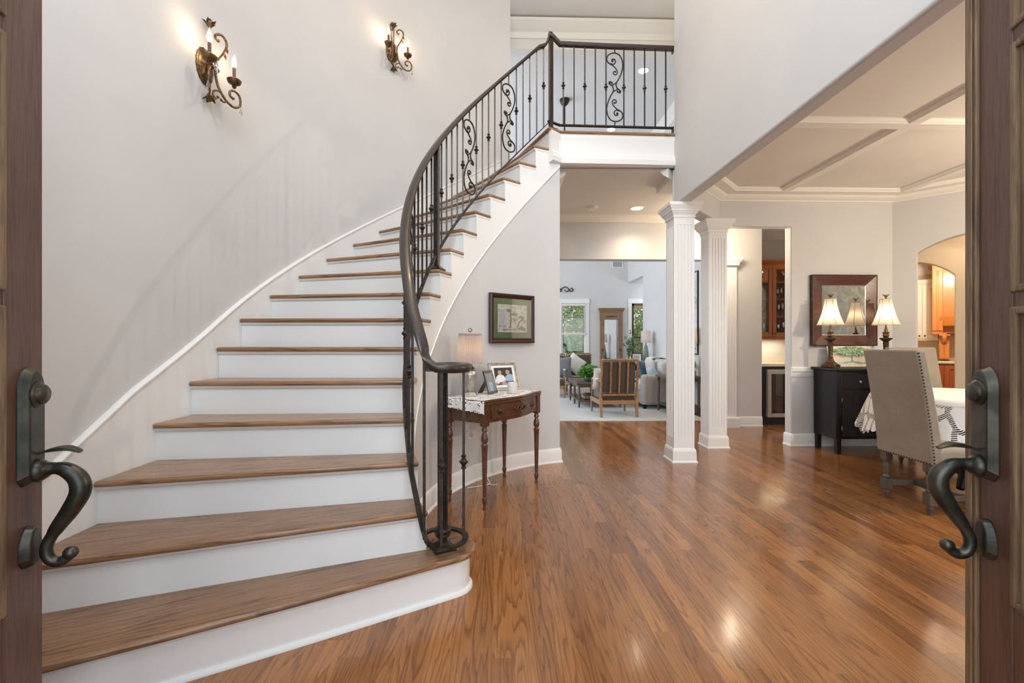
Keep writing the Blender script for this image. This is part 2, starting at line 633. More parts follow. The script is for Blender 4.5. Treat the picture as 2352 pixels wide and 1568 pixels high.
def wall_boxes(mb, u0, u1, z0, z1, t0, t1, holes, axis='x'):
    us = sorted(set([u0, u1] + [h[0] for h in holes] + [h[1] for h in holes]))
    us = [u for u in us if u0 <= u <= u1]
    for a, b in zip(us[:-1], us[1:]):
        segs = [(z0, z1)]
        for h in holes:
            if h[0] <= a and b <= h[1]:
                new = []
                for s in segs:
                    if h[2] > s[0]:
                        new.append((s[0], min(s[1], h[2])))
                    if h[3] < s[1]:
                        new.append((max(s[0], h[3]), s[1]))
                segs = [s for s in new if s[1] - s[0] > 1e-4]
        for s in segs:
            if axis == 'x':
                mb.box(a, t0, s[0], b, t1, s[1])
            else:
                mb.box(t0, a, s[0], t1, b, s[1])

# ------------------------------------------------------------------ floor of separate oak boards
mb = MB()
mb.box(-3.2, 0.05, -0.12, 9.2, 11.7, -0.012)
floor = struct(mb.build('floor', M_sub, smooth=None))
PW = 0.0825
rows = []
rnd = random.Random(3)

def in_plan(x, y):
    if y < 0.1 or y > 11.5:
        return False
    if y < 6.5:
        return -1.8 < x < 6.1 or (y > 5.0 and x < 9)
    return -3.0 < x < 4.75 or (x > 4.7 and y < 8.3)

def under_stair(x, y):
    d = hypot(x - CX, y - CY)
    if y > CY - 0.7 and x < 1.0 and d > R_ST + 0.12:
        return x < 0.55
    return x < -0.3 and (y - 1.95) > 0.52 * (x + 0.42)

def plank_geo(x0, y0, x1, y1, tone, seed, mb, gc, tn):
    e = 0.0004
    g = 0.0001
    vs = []
    for (k, z) in ((g, -0.016), (g, -0.0002), (g + e, 0.0)):
        vs += [(x0 + k, y0 + k, z), (x1 - k, y0 + k, z), (x1 - k, y1 - k, z), (x0 + k, y1 - k, z)]
    fs = [(0, 3, 2, 1), (8, 9, 10, 11)]
    for b in (0, 4):
        for i in range(4):
            j = (i + 1) % 4
            fs.append((b + i, b + j, b + 4 + j, b + 4 + i))
    mb.add(vs, fs)
    for v in vs:
        gc += [v[0] + seed[0], v[1] + seed[1], v[2] + seed[2]]
        tn.append(tone)

planks = []
x = -3.0
i = 0
while x < 9.0:
    y = 0.06 - rnd.random() * 1.2
    while y < 11.5:
        L = rnd.choice((0.45, 0.7, 0.85, 1.0, 1.25, 1.5, 1.75)) * (0.9 + 0.2 * rnd.random())
        y0, y1 = max(y, 0.06), min(y + L, 11.5)
        xm, ym = x + PW / 2, (y0 + y1) / 2
        if y1 - y0 > 0.03 and (in_plan(xm, y0 + 0.05) or in_plan(xm, y1 - 0.05)):
            t = min(1, max(0, rnd.gauss(0.5, 0.23)))
            planks.append((x, y0, x + PW, y1, t, (rnd.uniform(-40, 40), rnd.uniform(-40, 40), rnd.uniform(-40, 40))))
        y += L
    x += PW
def shown(p):
    xm, ym = (p[0] + p[2]) / 2, (p[1] + p[3]) / 2
    px = 1176 + FPX * (xm * cos(YAW) - ym * sin(YAW)) / (xm * sin(YAW) + ym * cos(YAW))
    if under_stair(xm, ym) or px < 60 or px > 2260 or ym < 1.45 or ym > 6.6:
        return 0
    if xm > 3.1 and ym < 3.0 and px > 2215:
        return 0
    return (p[3] - p[1]) / ym ** 3
order = sorted(range(len(planks)), key=lambda i: -shown(planks[i]))
single = set(i for i in order[:296] if shown(planks[i]) > 0)
rest, rgc, rtn = MB(), [], []
for i, p in enumerate(planks):
    if i in single:
        q, gc, tn = MB(), [], []
        plank_geo(*p[:4], p[4], p[5], q, gc, tn)
        q.at = {'gc': ('POINT', 'FLOAT_VECTOR', gc), 'tone': ('POINT', 'FLOAT', tn)}
        q.build('plank', M_oak, floor, smooth=None, recalc=False)
    else:
        plank_geo(*p[:4], p[4], p[5], rest, rgc, rtn)
rest.at = {'gc': ('POINT', 'FLOAT_VECTOR', rgc), 'tone': ('POINT', 'FLOAT', rtn)}
rest.build('plank_field', M_oak, floor, smooth=None, kind='stuff', recalc=False)

# ------------------------------------------------------------------ foyer walls
TOP = 5.66
inner = [(-1.81, 0.12), (-1.81, 2.903)] + [pol(R_WALL, 180 - k * 2.0) for k in range(1, 36)] + [pol(R_WALL, 109.4)]
outer = [(-1.93, 0.12), (-1.93, 2.903)] + [pol(R_WALL + 0.12, 180 - k * 2.0) for k in range(1, 36)] + [pol(R_WALL + 0.12, 109.4)]
struct(MB().prism(inner + outer[::-1], 0, TOP).build('wall_left', M_wall, smooth=25))

mb = MB()
wall_boxes(mb, -1.93, 1.89, 0, TOP, -0.03, 0.12, [(-0.98, 0.98, 0, 2.62), (-1.5, 1.5, 2.95, 5.4)])  # upper opening is unseen, added to let light in
struct(mb.build('wall_front', M_wall, smooth=None))
mb = MB()
wall_boxes(mb, 1.89, 6.24, 0, 3.0, -0.03, 0.12, [(3.0, 5.0, 0.6, 2.4)])
struct(mb.build('wall_dining_front', M_wall, smooth=None))
# wall over the dining opening, two storeys tall
mb = MB()
mb.box(1.765, 0.1, 2.57, 1.885, 4.51, TOP)
struct(mb.build('wall_right', M_wall, smooth=30, bevel=0.02, seg=4))
# 45 degree beam from the first column to the second
mb = MB()
poly = [(1.885, 4.445), (2.505, 5.065), (2.42, 5.15), (1.765, 4.51), (1.80, 4.45)]
mb.prism([(1.887, 4.44), (2.52, 5.073), (2.40, 5.19), (1.767, 4.557)], 2.57, 2.965)
struct(mb.build('wall_corner', M_wall, smooth=30, bevel=0.012, seg=3))

# dining room back wall: opening beside the second column, then solid to the corner
mb = MB()
poly = [(2.36, 2.52), (3.35, 2.52), (3.35, 0), (4.55, 0), (4.55, 2.965), (2.36, 2.965)]
mb.add([(x, 5.075, z) for x, z in poly] + [(x, 5.195, z) for x, z in poly], [tuple(range(6)), tuple(range(6, 12))[::-1]] + [(i, (i + 1) % 6, 6 + (i + 1) % 6, 6 + i) for i in range(6)])
struct(mb.build('wall_back', M_wall, smooth=30, bevel=0.012, seg=3))

# angled wall with the arched opening
M45 = Matrix.Translation((4.55, 5.075, 0)) @ Matrix.Rotation(-pi / 4, 4, 'Z')
def arch_wall(x0, x1, a0, a1, zs, rise, ztop, y0, y1):
    hw = (a1 - a0) / 2
    R = (hw * hw + rise * rise) / (2 * rise)
    c = (a0 + a1) / 2
    pts = []
    for k in range(17):
        u = -hw + 2 * hw * k / 16
        pts.append((c + u, zs + rise - R + sqrt(max(0, R * R - u * u))))
    poly = [(x0, 0), (a0, 0)] + pts + [(a1, 0), (x1, 0), (x1, ztop), (x0, ztop)]
    m = MB()
    n = len(poly)
    vs = [(x, y0, z) for x, z in poly] + [(x, y1, z) for x, z in poly]
    m.add(vs, [list(range(n)), list(range(n, 2 * n))[::-1]] + [(i, (i + 1) % n, n + (i + 1) % n, n + i) for i in range(n)], M45)
    return m
struct(arch_wall(-0.02, 2.24, 0.212, 1.21, 2.198, 0.165, 2.965, 0, 0.12).build('wall_angled', M_wall, smooth=None, bevel=0.012, seg=3))
struct(arch_wall(-0.75, 3.6, -0.33, 0.532, 2.04, 0.20, 2.62, 1.10, 1.22).build('wall_kitchen', M_tan, smooth=None, bevel=0.01))
mb = MB()
mb.box(6.12, 0.1, 0, 6.24, 3.5, 2.965)
struct(mb.build('wall_dining_right', M_wall, smooth=None))

# hall: left wall, opening to the living room, wall with the pilaster, bar niche
mb = MB()
p0 = pol(R_ST, 107.7)
mb.box(p0[0] - 0.12, p0[1], 0, p0[0], 6.26, 2.97)
struct(mb.build('wall_hall_left', M_wall, smooth=None))
mb = MB()
wall_boxes(mb, -3.1, 3.71, 0, 2.97, 6.26, 6.43, [(0.6, 3.19, 0, 2.356)])
struct(mb.build('wall_hall_back', M_wall, smooth=None))
mb = MB()
mb.box(3.63, 6.95, 0, 4.78, 7.05, 2.97)
mb.box(4.55, 6.32, 0, 4.70, 7.0, 2.97)
mb.box(3.60, 6.43, 0, 3.71, 6.95, 2.97)
struct(mb.build('wall_bar', M_wall, smooth=None))

# upper storey
mb = MB()
wall_boxes(mb, -1.6, 4.6, 2.97, 5.64, 6.26, 6.40, [(-1.6, 3.30, 3.298, 5.29)])
struct(mb.build('wall_upper_hall', M_ceil, smooth=None))
mb = MB()
mb.box(1.885, 4.39, 2.98, 4.6, 4.51, TOP)
mb.box(4.5, 4.51, 3.3, 4.6, 6.26, TOP)
mb.box(-1.7, 5.6, 3.0, -1.58, 6.4, TOP)
struct(mb.build('wall_upper_right', M_wall, smooth=None))

# ceilings
struct(MB().box(-2.0, 0.0, TOP, 4.6, 6.3, TOP + 0.1).build('ceiling', M_ceil, smooth=None))
struct(MB().box(1.80, 0.1, 2.90, 6.3, 5.12, 2.965).build('ceiling_dining', M_ceil, smooth=None))
struct(MB().box(-3.1, 6.3, 5.58, 4.7, 11.7, 5.68).build('ceiling_living', paint('living_ceiling_paint', (0.70, 0.70, 0.70), 0.8), smooth=None))
struct(MB().prism([(0.47, 4.62), (1.75, 4.58), (2.36, 5.1), (5.3, 5.1), (5.3, 6.3), (4.56, 6.3), (4.56, 6.96), (3.68, 6.96), (3.68, 6.3), (0.47, 6.3)], 2.966, 2.985).build('ceiling_hall', M_ceil, smooth=None))
mb = MB()
mb.box(-0.9, 0.13, 2.62, 3.8, 1.2, 2.68, M45)
mb.box(-1.0, 1.2, 2.60, 3.4, 4.3, 2.66, M45)
struct(mb.build('ceiling_kitchen', M_tan, smooth=None))

# living room shell
mb = MB()
wall_boxes(mb, -3.1, 4.9, 0, 5.6, 11.5, 11.65, [(1.58, 2.20, 0.86, 2.18), (3.40, 4.25, 0.46, 2.18)])
struct(mb.build('wall_living_back', M_wall_cool, smooth=None))
mb = MB()
wall_boxes(mb, 6.42, 11.5, 0, 5.6, 3.30, 3.42, [(10.28, 11.5, 0, 2.72)], 'y')
struct(mb.build('wall_living_right', M_wall_cool, smooth=None))
struct(MB().box(-3.12, 6.3, 0, -3.0, 11.6, 5.6).build('wall_living_left', M_wall_cool, smooth=None))
mb = MB()
mb.box(3.42, 10.16, 0, 4.9, 10.28, 2.72)
mb.box(4.8, 10.28, 0, 4.9, 11.5, 2.72)
struct(mb.build('wall_alcove', M_wall_cool, smooth=None))
struct(MB().box(3.42, 10.16, 2.72, 4.9, 11.5, 2.80).build('ceiling_alcove', M_ceil, smooth=None))
# kitchen shell
mb = MB()
mb.box(-0.8, 4.2, 0, 3.3, 4.3, 2.66, M45)
mb.box(-0.8, 1.22, 0, -0.7, 4.2, 2.66, M45)
mb.box(3.2, 1.22, 0, 3.3, 4.2, 2.66, M45)
struct(mb.build('wall_kitchen_back', paint('kitchen_wall_paint', (0.68, 0.62, 0.52), 0.7), smooth=None))

# ------------------------------------------------------------------ baseboards, chair rail, crowns, beams
BASE = [(0, 0), (0.030, 0), (0.030, 0.008), (0.019, 0.022), (0.017, 0.118), (0.012, 0.13), (0.006, 0.138), (0, 0.14)]
def arc_pts(r, a0, a1, n, z=0.0):
    return [(*pol(r, a0 + (a1 - a0) * k / n), z) for k in range(n + 1)]
# curved wall below the stair: room side is towards the centre, i.e. right of a path of falling angle
p0 = pol(R_ST, 107.7)
path = arc_pts(R_ST, 205, 107.7, 40) + [(p0[0], 6.2, 0)]
struct(MB().sweep(path, BASE).build('baseboard_stair', M_trim, smooth=35))
struct(MB().sweep([(3.35, 5.19, 0), (3.35, 5.075, 0), (4.55, 5.075, 0), (4.69, 4.935, 0)], BASE).build('baseboard_back', M_trim, smooth=35))
struct(MB().sweep([(3.29, 6.26, 0), (3.71, 6.26, 0)], BASE).build('baseboard_hall', M_trim, smooth=35))
struct(MB().sweep([(0.6, 11.5, 0), (3.3, 11.5, 0)], BASE).build('baseboard_living', M_trim, smooth=35))
struct(MB().sweep([(3.345, 5.075, 0.795), (4.55, 5.075, 0.795)], [(0, 0), (0.012, 0), (0.016, 0.02), (0.022, 0.03), (0.022, 0.05), (0.034, 0.062), (0.036, 0.10), (0.026, 0.112), (0, 0.112)]).build('trim_1', M_trim, smooth=35))
CROWN_D = [(0, 2.808), (0.012, 2.808), (0.016, 2.818), (0.04, 2.826), (0.072, 2.842), (0.082, 2.852), (0.092, 2.862), (0.20, 2.862), (0.202, 2.870), (0.212, 2.876), (0.222, 2.888), (0.222, 2.905), (0, 2.905)]
struct(MB().sweep([(1.885, 0.12, 0), (1.885, 4.442, 0), (2.518, 5.075, 0), (4.55, 5.075, 0), (6.12, 3.505, 0), (6.12, 0.12, 0)], CROWN_D).build('trim_2', M_cream, smooth=30))
def beam(x0, y0, x1, y1, w, name, dz=0.0):
    h = w / 2
    prof = [(-h, 2.862), (h, 2.862), (h + 0.003, 2.870), (h + 0.014, 2.876), (h + 0.024, 2.888), (h + 0.024, 2.905), (-h - 0.024, 2.905), (-h - 0.024, 2.888), (-h - 0.014, 2.876), (-h - 0.003, 2.870)]
    return struct(MB().sweep([(x0, y0, dz), (x1, y1, dz)], prof).build(name, M_cream, smooth=30))
beam(1.99, 3.39, 6.05, 3.39, 0.087, 'trim_3', 0.0012)
beam(3.17, 0.2, 3.17, 4.90, 0.087, 'trim_4', 0.0024)
beam(4.50, 0.2, 4.50, 4.90, 0.087, 'trim_5', 0.0024)
beam(1.99, 1.55, 6.05, 1.55, 0.087, 'trim_6', 0.0012)
CROWN = [(0, 0), (0.012, 0), (0.018, 0.012), (0.05, 0.03), (0.075, 0.06), (0.088, 0.072), (0.09, 0.095), (0, 0.095)]
p0 = pol(R_ST, 107.7)
struct(MB().sweep([(p0[0], 4.63, 2.872), (p0[0], 6.26, 2.872), (3.71, 6.26, 2.872)], CROWN).build('trim_7', M_cream, smooth=30))
struct(MB().sweep([(2.30, 5.09, 2.872), (1.715, 4.525, 2.872)], CROWN).build('trim_8', M_cream, smooth=30))
BIGCROWN = [(0, 0), (0.015, 0), (0.02, 0.03), (0.03, 0.05), (0.03, 0.08), (0.06, 0.10), (0.10, 0.15), (0.13, 0.175), (0.135, 0.21), (0, 0.21)]
struct(MB().sweep([(-1.58, 6.26, 5.43), (4.5, 6.26, 5.43)], BIGCROWN).build('trim_9', M_cream, smooth=30))
struct(MB().sweep([(3.30, 11.5, 5.40), (3.30, 6.42, 5.40)], BIGCROWN).build('trim_10', M_cream, smooth=30))
struct(MB().sweep([(3.71, 6.95, 2.80), (4.55, 6.95, 2.80)], [(u * 1.3, w * 1.7) for u, w in CROWN]).build('trim_11', M_cream, smooth=30))

# balcony slab, white fascia with mouldings, oak edge
EDGE = [pol(1.60, 112.0), (0.60, 4.475), (1.764, 4.505)]
slab = [EDGE[0], EDGE[1], (1.764, 4.505), (1.90, 4.515), (4.55, 4.52), (4.55, 6.42), (-1.6, 6.42), (-1.6, 5.9), pol(2.90, 110.5), pol(2.88, 112.0)]
struct(MB().prism(slab, 2.99, 3.27).build('floor_upper', M_ceil, smooth=None))
fas = [(0.0, 2.966), (0.012, 2.966), (0.035, 2.975), (0.04, 3.02), (0.03, 3.04), (0.03, 3.06), (0.018, 3.075), (0.012, 3.085), (0.012, 3.215), (0.02, 3.23), (0.02, 3.272), (-0.02, 3.272), (-0.02, 2.966)]
# path walked from right to left keeps the foyer on its left, so mirror the profile
struct(MB().sweep([(1.764, 4.505, 0), (0.60, 4.475, 0), (*EDGE[0], 0)], [(-u, w) for u, w in fas]).build('trim_12', M_trim, smooth=30))
nose = MB()
nosep = [(EDGE[0][0] - 0.02, EDGE[0][1] - 0.03), (0.605, 4.437), (1.764, 4.467), (1.764, 6.3), (-1.5, 6.3), (-1.5, 5.9), pol(2.88, 110.4), pol(2.87, 112.3)]
nose.prism(nosep, 3.27, 3.298)
nose.at = {'gc': ('POINT', 'FLOAT_VECTOR', [c for v in nose.v for c in (v.y * 1.0, v.x, v.z)]), 'tone': ('POINT', 'FLOAT', [0.5] * len(nose.v))}
struct(nose.build('trim_13', M_tread, smooth=30, bevel=0.011, seg=3))

# unseen slab above the front door, added to block the sun
struct(MB().box(-3.0, -3.2, 5.15, 3.0, -0.03, 5.3).build('sun_blocker', M_trim, smooth=None))
# raked mouldings
pts = [(-1.81, 1.0, 0.10), (-1.81, 1.5, 0.44), (-1.81, 1.934, 0.732), (-1.81, 2.245, 0.935), (-1.81, 2.6, 1.125), (-1.81, 2.80, 1.24), (-1.81, 2.903, 1.303)]
for k in range(1, 35):
    a = 180 - 2 * k
    n = (220.3 - a) / 6.37
    pts.append((*pol(R_WALL, a), n * RISE + 0.075 + 0.055 * k / 34))
sk = [(0, 0), (0.019, 0), (0.019, 0.007), (0.025, 0.012), (0.025, 0.020), (0.016, 0.028), (0.006, 0.031), (0, 0.031)]
struct(MB().sweep(pts, sk).build('trim_14', M_trim, smooth=40))
lo = [p for p in pts]
struct(MB().sweep(lo, [(0, -0.62), (0.016, -0.62), (0.016, 0.002), (0, 0.002)]).build('trim_15', M_trim, smooth=40))
pts = []
for k in range(0, 41):
    a = 204 - (204 - 107.75) * k / 40
    n = (220.3 - a) / 6.37
    z = n * RISE - 0.50
    if z > 0.1:
        pts.append((*pol(R_ST, a), z))
struct(MB().sweep(pts, [(-0.004, 0), (0.007, 0.002), (0.011, 0.008), (0.011, 0.014), (0.005, 0.020), (-0.004, 0.022)]).build('trim_16', M_trim, smooth=40))
# ------------------------------------------------------------------ staircase
def Fp(n):
    return pol(R_IN, phi(n))
WALLY = {1: 1.235, 2: 1.64, 3: 2.02, 4: 2.36, 5: 2.63, 6: 2.88}
def Wp(n):
    if n in WALLY:
        return (-1.793, WALLY[n])
    return pol(2.885, phi(n))
def shifted(n, d):
    """nose line of tread n moved back (up the stair) by d, as two points"""
    a, b = Vector(Fp(n)), Vector(Wp(n))
    t = (b - a).normalized()
    s = Vector((t.y, -t.x))
    return a + s * d, b + s * d
BC = (-0.255, 2.215)
BR = 0.135

stair = thing('staircase', 'curved staircase of oak treads and white risers sweeping up to the balcony', 'staircase', (-1.0, 2.9, 0))
def set_gc(m, ang, seed):
    ca, sa = cos(ang), sin(ang)
    gc = []
    for v in m.v:
        gc += [-v.x * sa + v.y * ca + seed, v.x * ca + v.y * sa + seed * 3.1, v.z + seed]
    m.at = {'gc': ('POINT', 'FLOAT_VECTOR', gc), 'tone': ('POINT', 'FLOAT', [0.5 + 0.35 * sin(seed * 12.9)] * len(m.v))}

def t1_front(d, zr):
    """front outline of the first step, inset by d, from wall to behind the bullnose"""
    w = Vector(Wp(1))
    r = BR - d
    dirv = Vector((0.86, 0.45)).normalized()
    nrm = Vector((dirv.y, -dirv.x))
    tp = Vector(BC) + nrm * r
    base = w + (nrm * -d)
    pts = []
    # gentle bow of the first step
    for k in range(9):
        t = k / 8
        p = base.lerp(tp, t)
        p = p + nrm * (0.012 * sin(pi * t))
        pts.append((p.x, p.y))
    a0 = atan2(nrm.y, nrm.x)
    for k in range(1, 17):
        a = a0 + (pi * 1.12) * k / 16
        pts.append((BC[0] + r * cos(a), BC[1] + r * sin(a)))
    return pts

for n in range(1, 17):
    m = MB()
    z1 = n * RISE
    if n == 1:
        poly = t1_front(0, 0)
        f2, w2 = shifted(2, 0.04)
        poly = poly + [(f2.x + 0.02, f2.y + 0.10), (f2.x, f2.y), (w2.x, w2.y)]
    else:
        f1, w1 = Fp(n), Wp(n)
        fr, wr = shifted(n + 1, 0.005)
        a1 = phi(n + 1) - 1.15
        poly = [w1, f1]
        for k in range(1, 6):
            poly.append(pol(R_IN, phi(n) + (a1 - phi(n)) * k / 5))
        poly.append(pol(R_IN + 0.026, a1))
        q = shifted(n + 1, 0.04)
        poly +=  [(q[0].x, q[0].y)] if n < 2 else []
        poly += [(q[1].x, q[1].y)]
    m.prism(poly, z1 - 0.028, z1)
    a, b = Vector(Fp(max(n, 1))), Vector(Wp(n))
    ang = atan2(b.y - a.y, b.x - a.x)
    set_gc(m, ang, 1.37 * n)
    m.build('tread', M_tread, stair, world=True, smooth=35, bevel=0.011, seg=3)
    # riser with cove moulding under the nosing
    m = MB()
    if n == 1:
        front = t1_front(0.03, 0)
        back = [(p[0], p[1]) for p in t1_front(0.045, 0)]
        m.prism(front + back[::-1], 0, z1 - 0.028)
        m.sweep([(x, y, 0) for x, y in t1_front(0.03, 0)], [(0, 0), (0.015, 0), (0.015, 0.008), (0.011, 0.015), (0, 0.018)])
        m.sweep([(x, y, z1 - 0.028) for x, y in t1_front(0.03, 0)], [(0, 0), (0.014, 0), (0.010, -0.012), (0, -0.018)])
    else:
        f, w = shifted(n, 0.028)
        fb, wb = shifted(n, 0.05)
        z0 = (n - 1) * RISE
        d = Vector(f - w).normalized()
        f = f - d * 0.006
        fb = fb - d * 0.006
        m.prism([(w.x, w.y), (f.x, f.y), (fb.x, fb.y), (wb.x, wb.y)], z0 - 0.01, z1 - 0.028)
        sid = [(*pol(R_ST - 0.002, phi(n) - 1.2 - (6.2) * k / 5), z1 - 0.028) for k in range(6)]
        m.sweep([(w.x, w.y, z1 - 0.028), (f.x, f.y, z1 - 0.028)], [(-0.002, 0), (0.016, 0), (0.013, -0.010), (0.006, -0.018), (-0.002, -0.02)])
        m.sweep(sid, [(-0.002, 0), (0.010, 0), (0.008, -0.010), (0.005, -0.018), (-0.002, -0.02)])
    m.build('riser', M_trim, stair, world=True, smooth=35)
# last riser below the landing
m = MB()
f, w = shifted(17, 0.02)
fb, wb = shifted(17, 0.04)
m.prism([(w.x, w.y), (f.x, f.y), (fb.x, fb.y), (wb.x, wb.y)], 16 * RISE, 3.268)
m.build('riser', M_trim, stair, world=True, smooth=35)

# wall below the stair, its top stepping with the treads
m = MB()
nw = 18
for n in range(2, 18):
    a0 = phi(n) - {2: 2.1, 3: 1.9, 4: 1.7, 5: 1.4}.get(n, 1.05)
    a1 = phi(n + 1) - {2: 2.1, 3: 1.9, 4: 1.7, 5: 1.4}.get(n + 1, 1.05) if n < 17 else 107.7
    z1 = n * RISE - 0.028 if n < 17 else 3.2
    k = 3
    inn = [pol(R_ST, a0 + (a1 - a0) * i / k) for i in range(k + 1)]
    out = [pol(R_ST + 0.06, a0 + (a1 - a0) * i / k) for i in range(k + 1)]
    b = len(m.v)
    poly = inn + out[::-1]
    m.prism(poly, 0, z1)
mw = m.build('wall_stair', M_wall, smooth=25)
struct(mw)

# white stringer skin between the raked moulding and the treads
m = MB()
for n in range(3, 18):
    a0 = phi(n) - {2: 2.1, 3: 1.9, 4: 1.7, 5: 1.4}.get(n, 1.05)
    a1 = phi(n + 1) - {2: 2.1, 3: 1.9, 4: 1.7, 5: 1.4}.get(n + 1, 1.05) if n < 17 else 107.7
    z1 = n * RISE - 0.03 if n < 17 else 3.2
    k = 4
    for i in range(k):
        b0, b1 = a0 + (a1 - a0) * i / k, a0 + (a1 - a0) * (i + 1) / k
        if b0 > 199.5:
            continue
        q = [pol(R_ST - 0.005, b0), pol(R_ST - 0.005, b1), pol(R_ST + 0.004, b1), pol(R_ST + 0.004, b0)]
        l0, l1 = [max(0.13, (220.3 - b) / 6.37 * RISE - 0.49) for b in (b0, b1)]
        m.add([(q[0][0], q[0][1], l0), (q[1][0], q[1][1], l1), (q[2][0], q[2][1], l1), (q[3][0], q[3][1], l0)] + [(x, y, z1) for x, y in q], [(0, 3, 2, 1), (4, 5, 6, 7), (0, 1, 5, 4), (1, 2, 6, 5), (2, 3, 7, 6), (3, 0, 4, 7)])
m.build('stringer', M_trim, stair, world=True, smooth=25)

# ------------------------------------------------------------------ railings
RB = 1.668
NEW = (-0.279, 2.188)
def rail_xy(a):
    return pol(RB, a)
def rail_pts(kind):
    """kind 'top' or 'bot': centre line from the landing newel down to the scroll round the first newel"""
    pts = []
    a = 110.6
    while a < 205.2:
        n = (220.3 - a) / 6.37
        zb = n * RISE + 0.062
        zt = n * RISE + 0.90
        if a > 196:
            k = min(1.0, (a - 196) / 9.0)
            zb -= 0.055 * k * k
            zt -= 0.045 * k * k
        pts.append((*rail_xy(a), zt if kind == 'top' else zb))
        a += 1.6
    last = pts[-1]
    keys_b = [(208, 0.40), (222, 0.315), (240, 0.262), (262, 0.248), (300, 0.245)]
    keys_t = [(208, 1.265), (222, 1.165), (240, 1.105), (262, 1.08), (300, 1.075)]
    keys = keys_t if kind == 'top' else keys_b
    r0 = 0.112
    th = 208
    while th <= 540:
        z = keys[-1][1]
        for (t0, z0), (t1, z1) in zip(keys[:-1], keys[1:]):
            if t0 <= th <= t1:
                z = z0 + (z1 - z0) * (th - t0) / (t1 - t0)
                break
        r = r0
        if kind == 'top' and th > 400:
            r = r0 - 0.05 * (th - 400) / 140
        pts.append((NEW[0] + r * cos(radians(th)), NEW[1] + r * sin(radians(th)), z))
        th += 9
    # ease the joint
    j = next(i for i, p in enumerate(pts) if p == last)
    out = pts[:j - 2] + catmull([pts[j - 3], pts[j - 1], pts[j + 2], pts[j + 4]], 5)[1:-1] + pts[j + 4:]
    return out

top_line = [Vector(p) for p in rail_pts('top')]
bot_line = [Vector(p) for p in rail_pts('bot')]
# gooseneck up to the landing newel
neck = [(*rail_xy(110.3), 4.262), (*rail_xy(110.9), 4.262), (*rail_xy(111.35), 4.235), (*rail_xy(112.0), 4.175), (*rail_xy(113.2), 4.125)]
stair_rail = thing('stair_railing', 'dark wrought iron railing with scroll panels curving up the open side of the stair', 'railing', (NEW[0], NEW[1], RISE))
HP = [(-0.026, -0.012), (-0.020, -0.022), (0.020, -0.022), (0.026, -0.012), (0.030, 0.0), (0.026, 0.012), (0.014, 0.020), (-0.014, 0.020), (-0.026, 0.012), (-0.030, 0.0)]
m = MB().sweep(catmull(neck, 4)[:-1] + [p for p in top_line if True][3:], HP)
m.build('handrail', M_rail, stair_rail, world=True, smooth=50)
bl = bot_line
m = MB().sweep(bl, [(-0.013, -0.006), (0.013, -0.006), (0.013, 0.006), (-0.013, 0.006)])
m.build('bottom_rail', M_iron, stair_rail, world=True, smooth=40)

def zat_line(line, x, y):
    best = min(range(len(line)), key=lambda i: (line[i].x - x) ** 2 + (line[i].y - y) ** 2)
    p = line[best]
    zz, dd = p.z, 1e9
    for i in (best - 1, best):
        if 0 <= i < len(line) - 1:
            a, b = line[i], line[i + 1]
            d = Vector((b.x - a.x, b.y - a.y))
            L = d.length_squared
            if L < 1e-12:
                continue
            t = min(1, max(0, ((x - a.x) * d.x + (y - a.y) * d.y) / L))
            q = a.lerp(b, t)
            e = (q.x - x) ** 2 + (q.y - y) ** 2
            if e < dd:
                dd, zz = e, q.z
    return zz

KN = [(0.0075, -0.034), (0.0115, -0.032), (0.0115, -0.024), (0.008, -0.020), (0.012, -0.011), (0.020, -0.003), (0.020, 0.003), (0.012, 0.011), (0.008, 0.020), (0.0115, 0.024), (0.0115, 0.032), (0.0075, 0.034)]
def baluster(parent, x, y, z0, z1, knuckle, zk=None, rz=0.0):
    bm_ = MB().tube([(x, y, z0), (x, y, z1)], 0.0085, 4, M=None)
    b = bm_.build('baluster', M_iron, parent, world=True, smooth=None)
    if knuckle:
        kk = MB().lathe([(r * 1.05, z) for r, z in KN], 8, (x, y, zk if zk else (z0 + z1) / 2)).build('knuckle', M_iron, parent, world=True, smooth=None)
        kk.parent = b
    return b

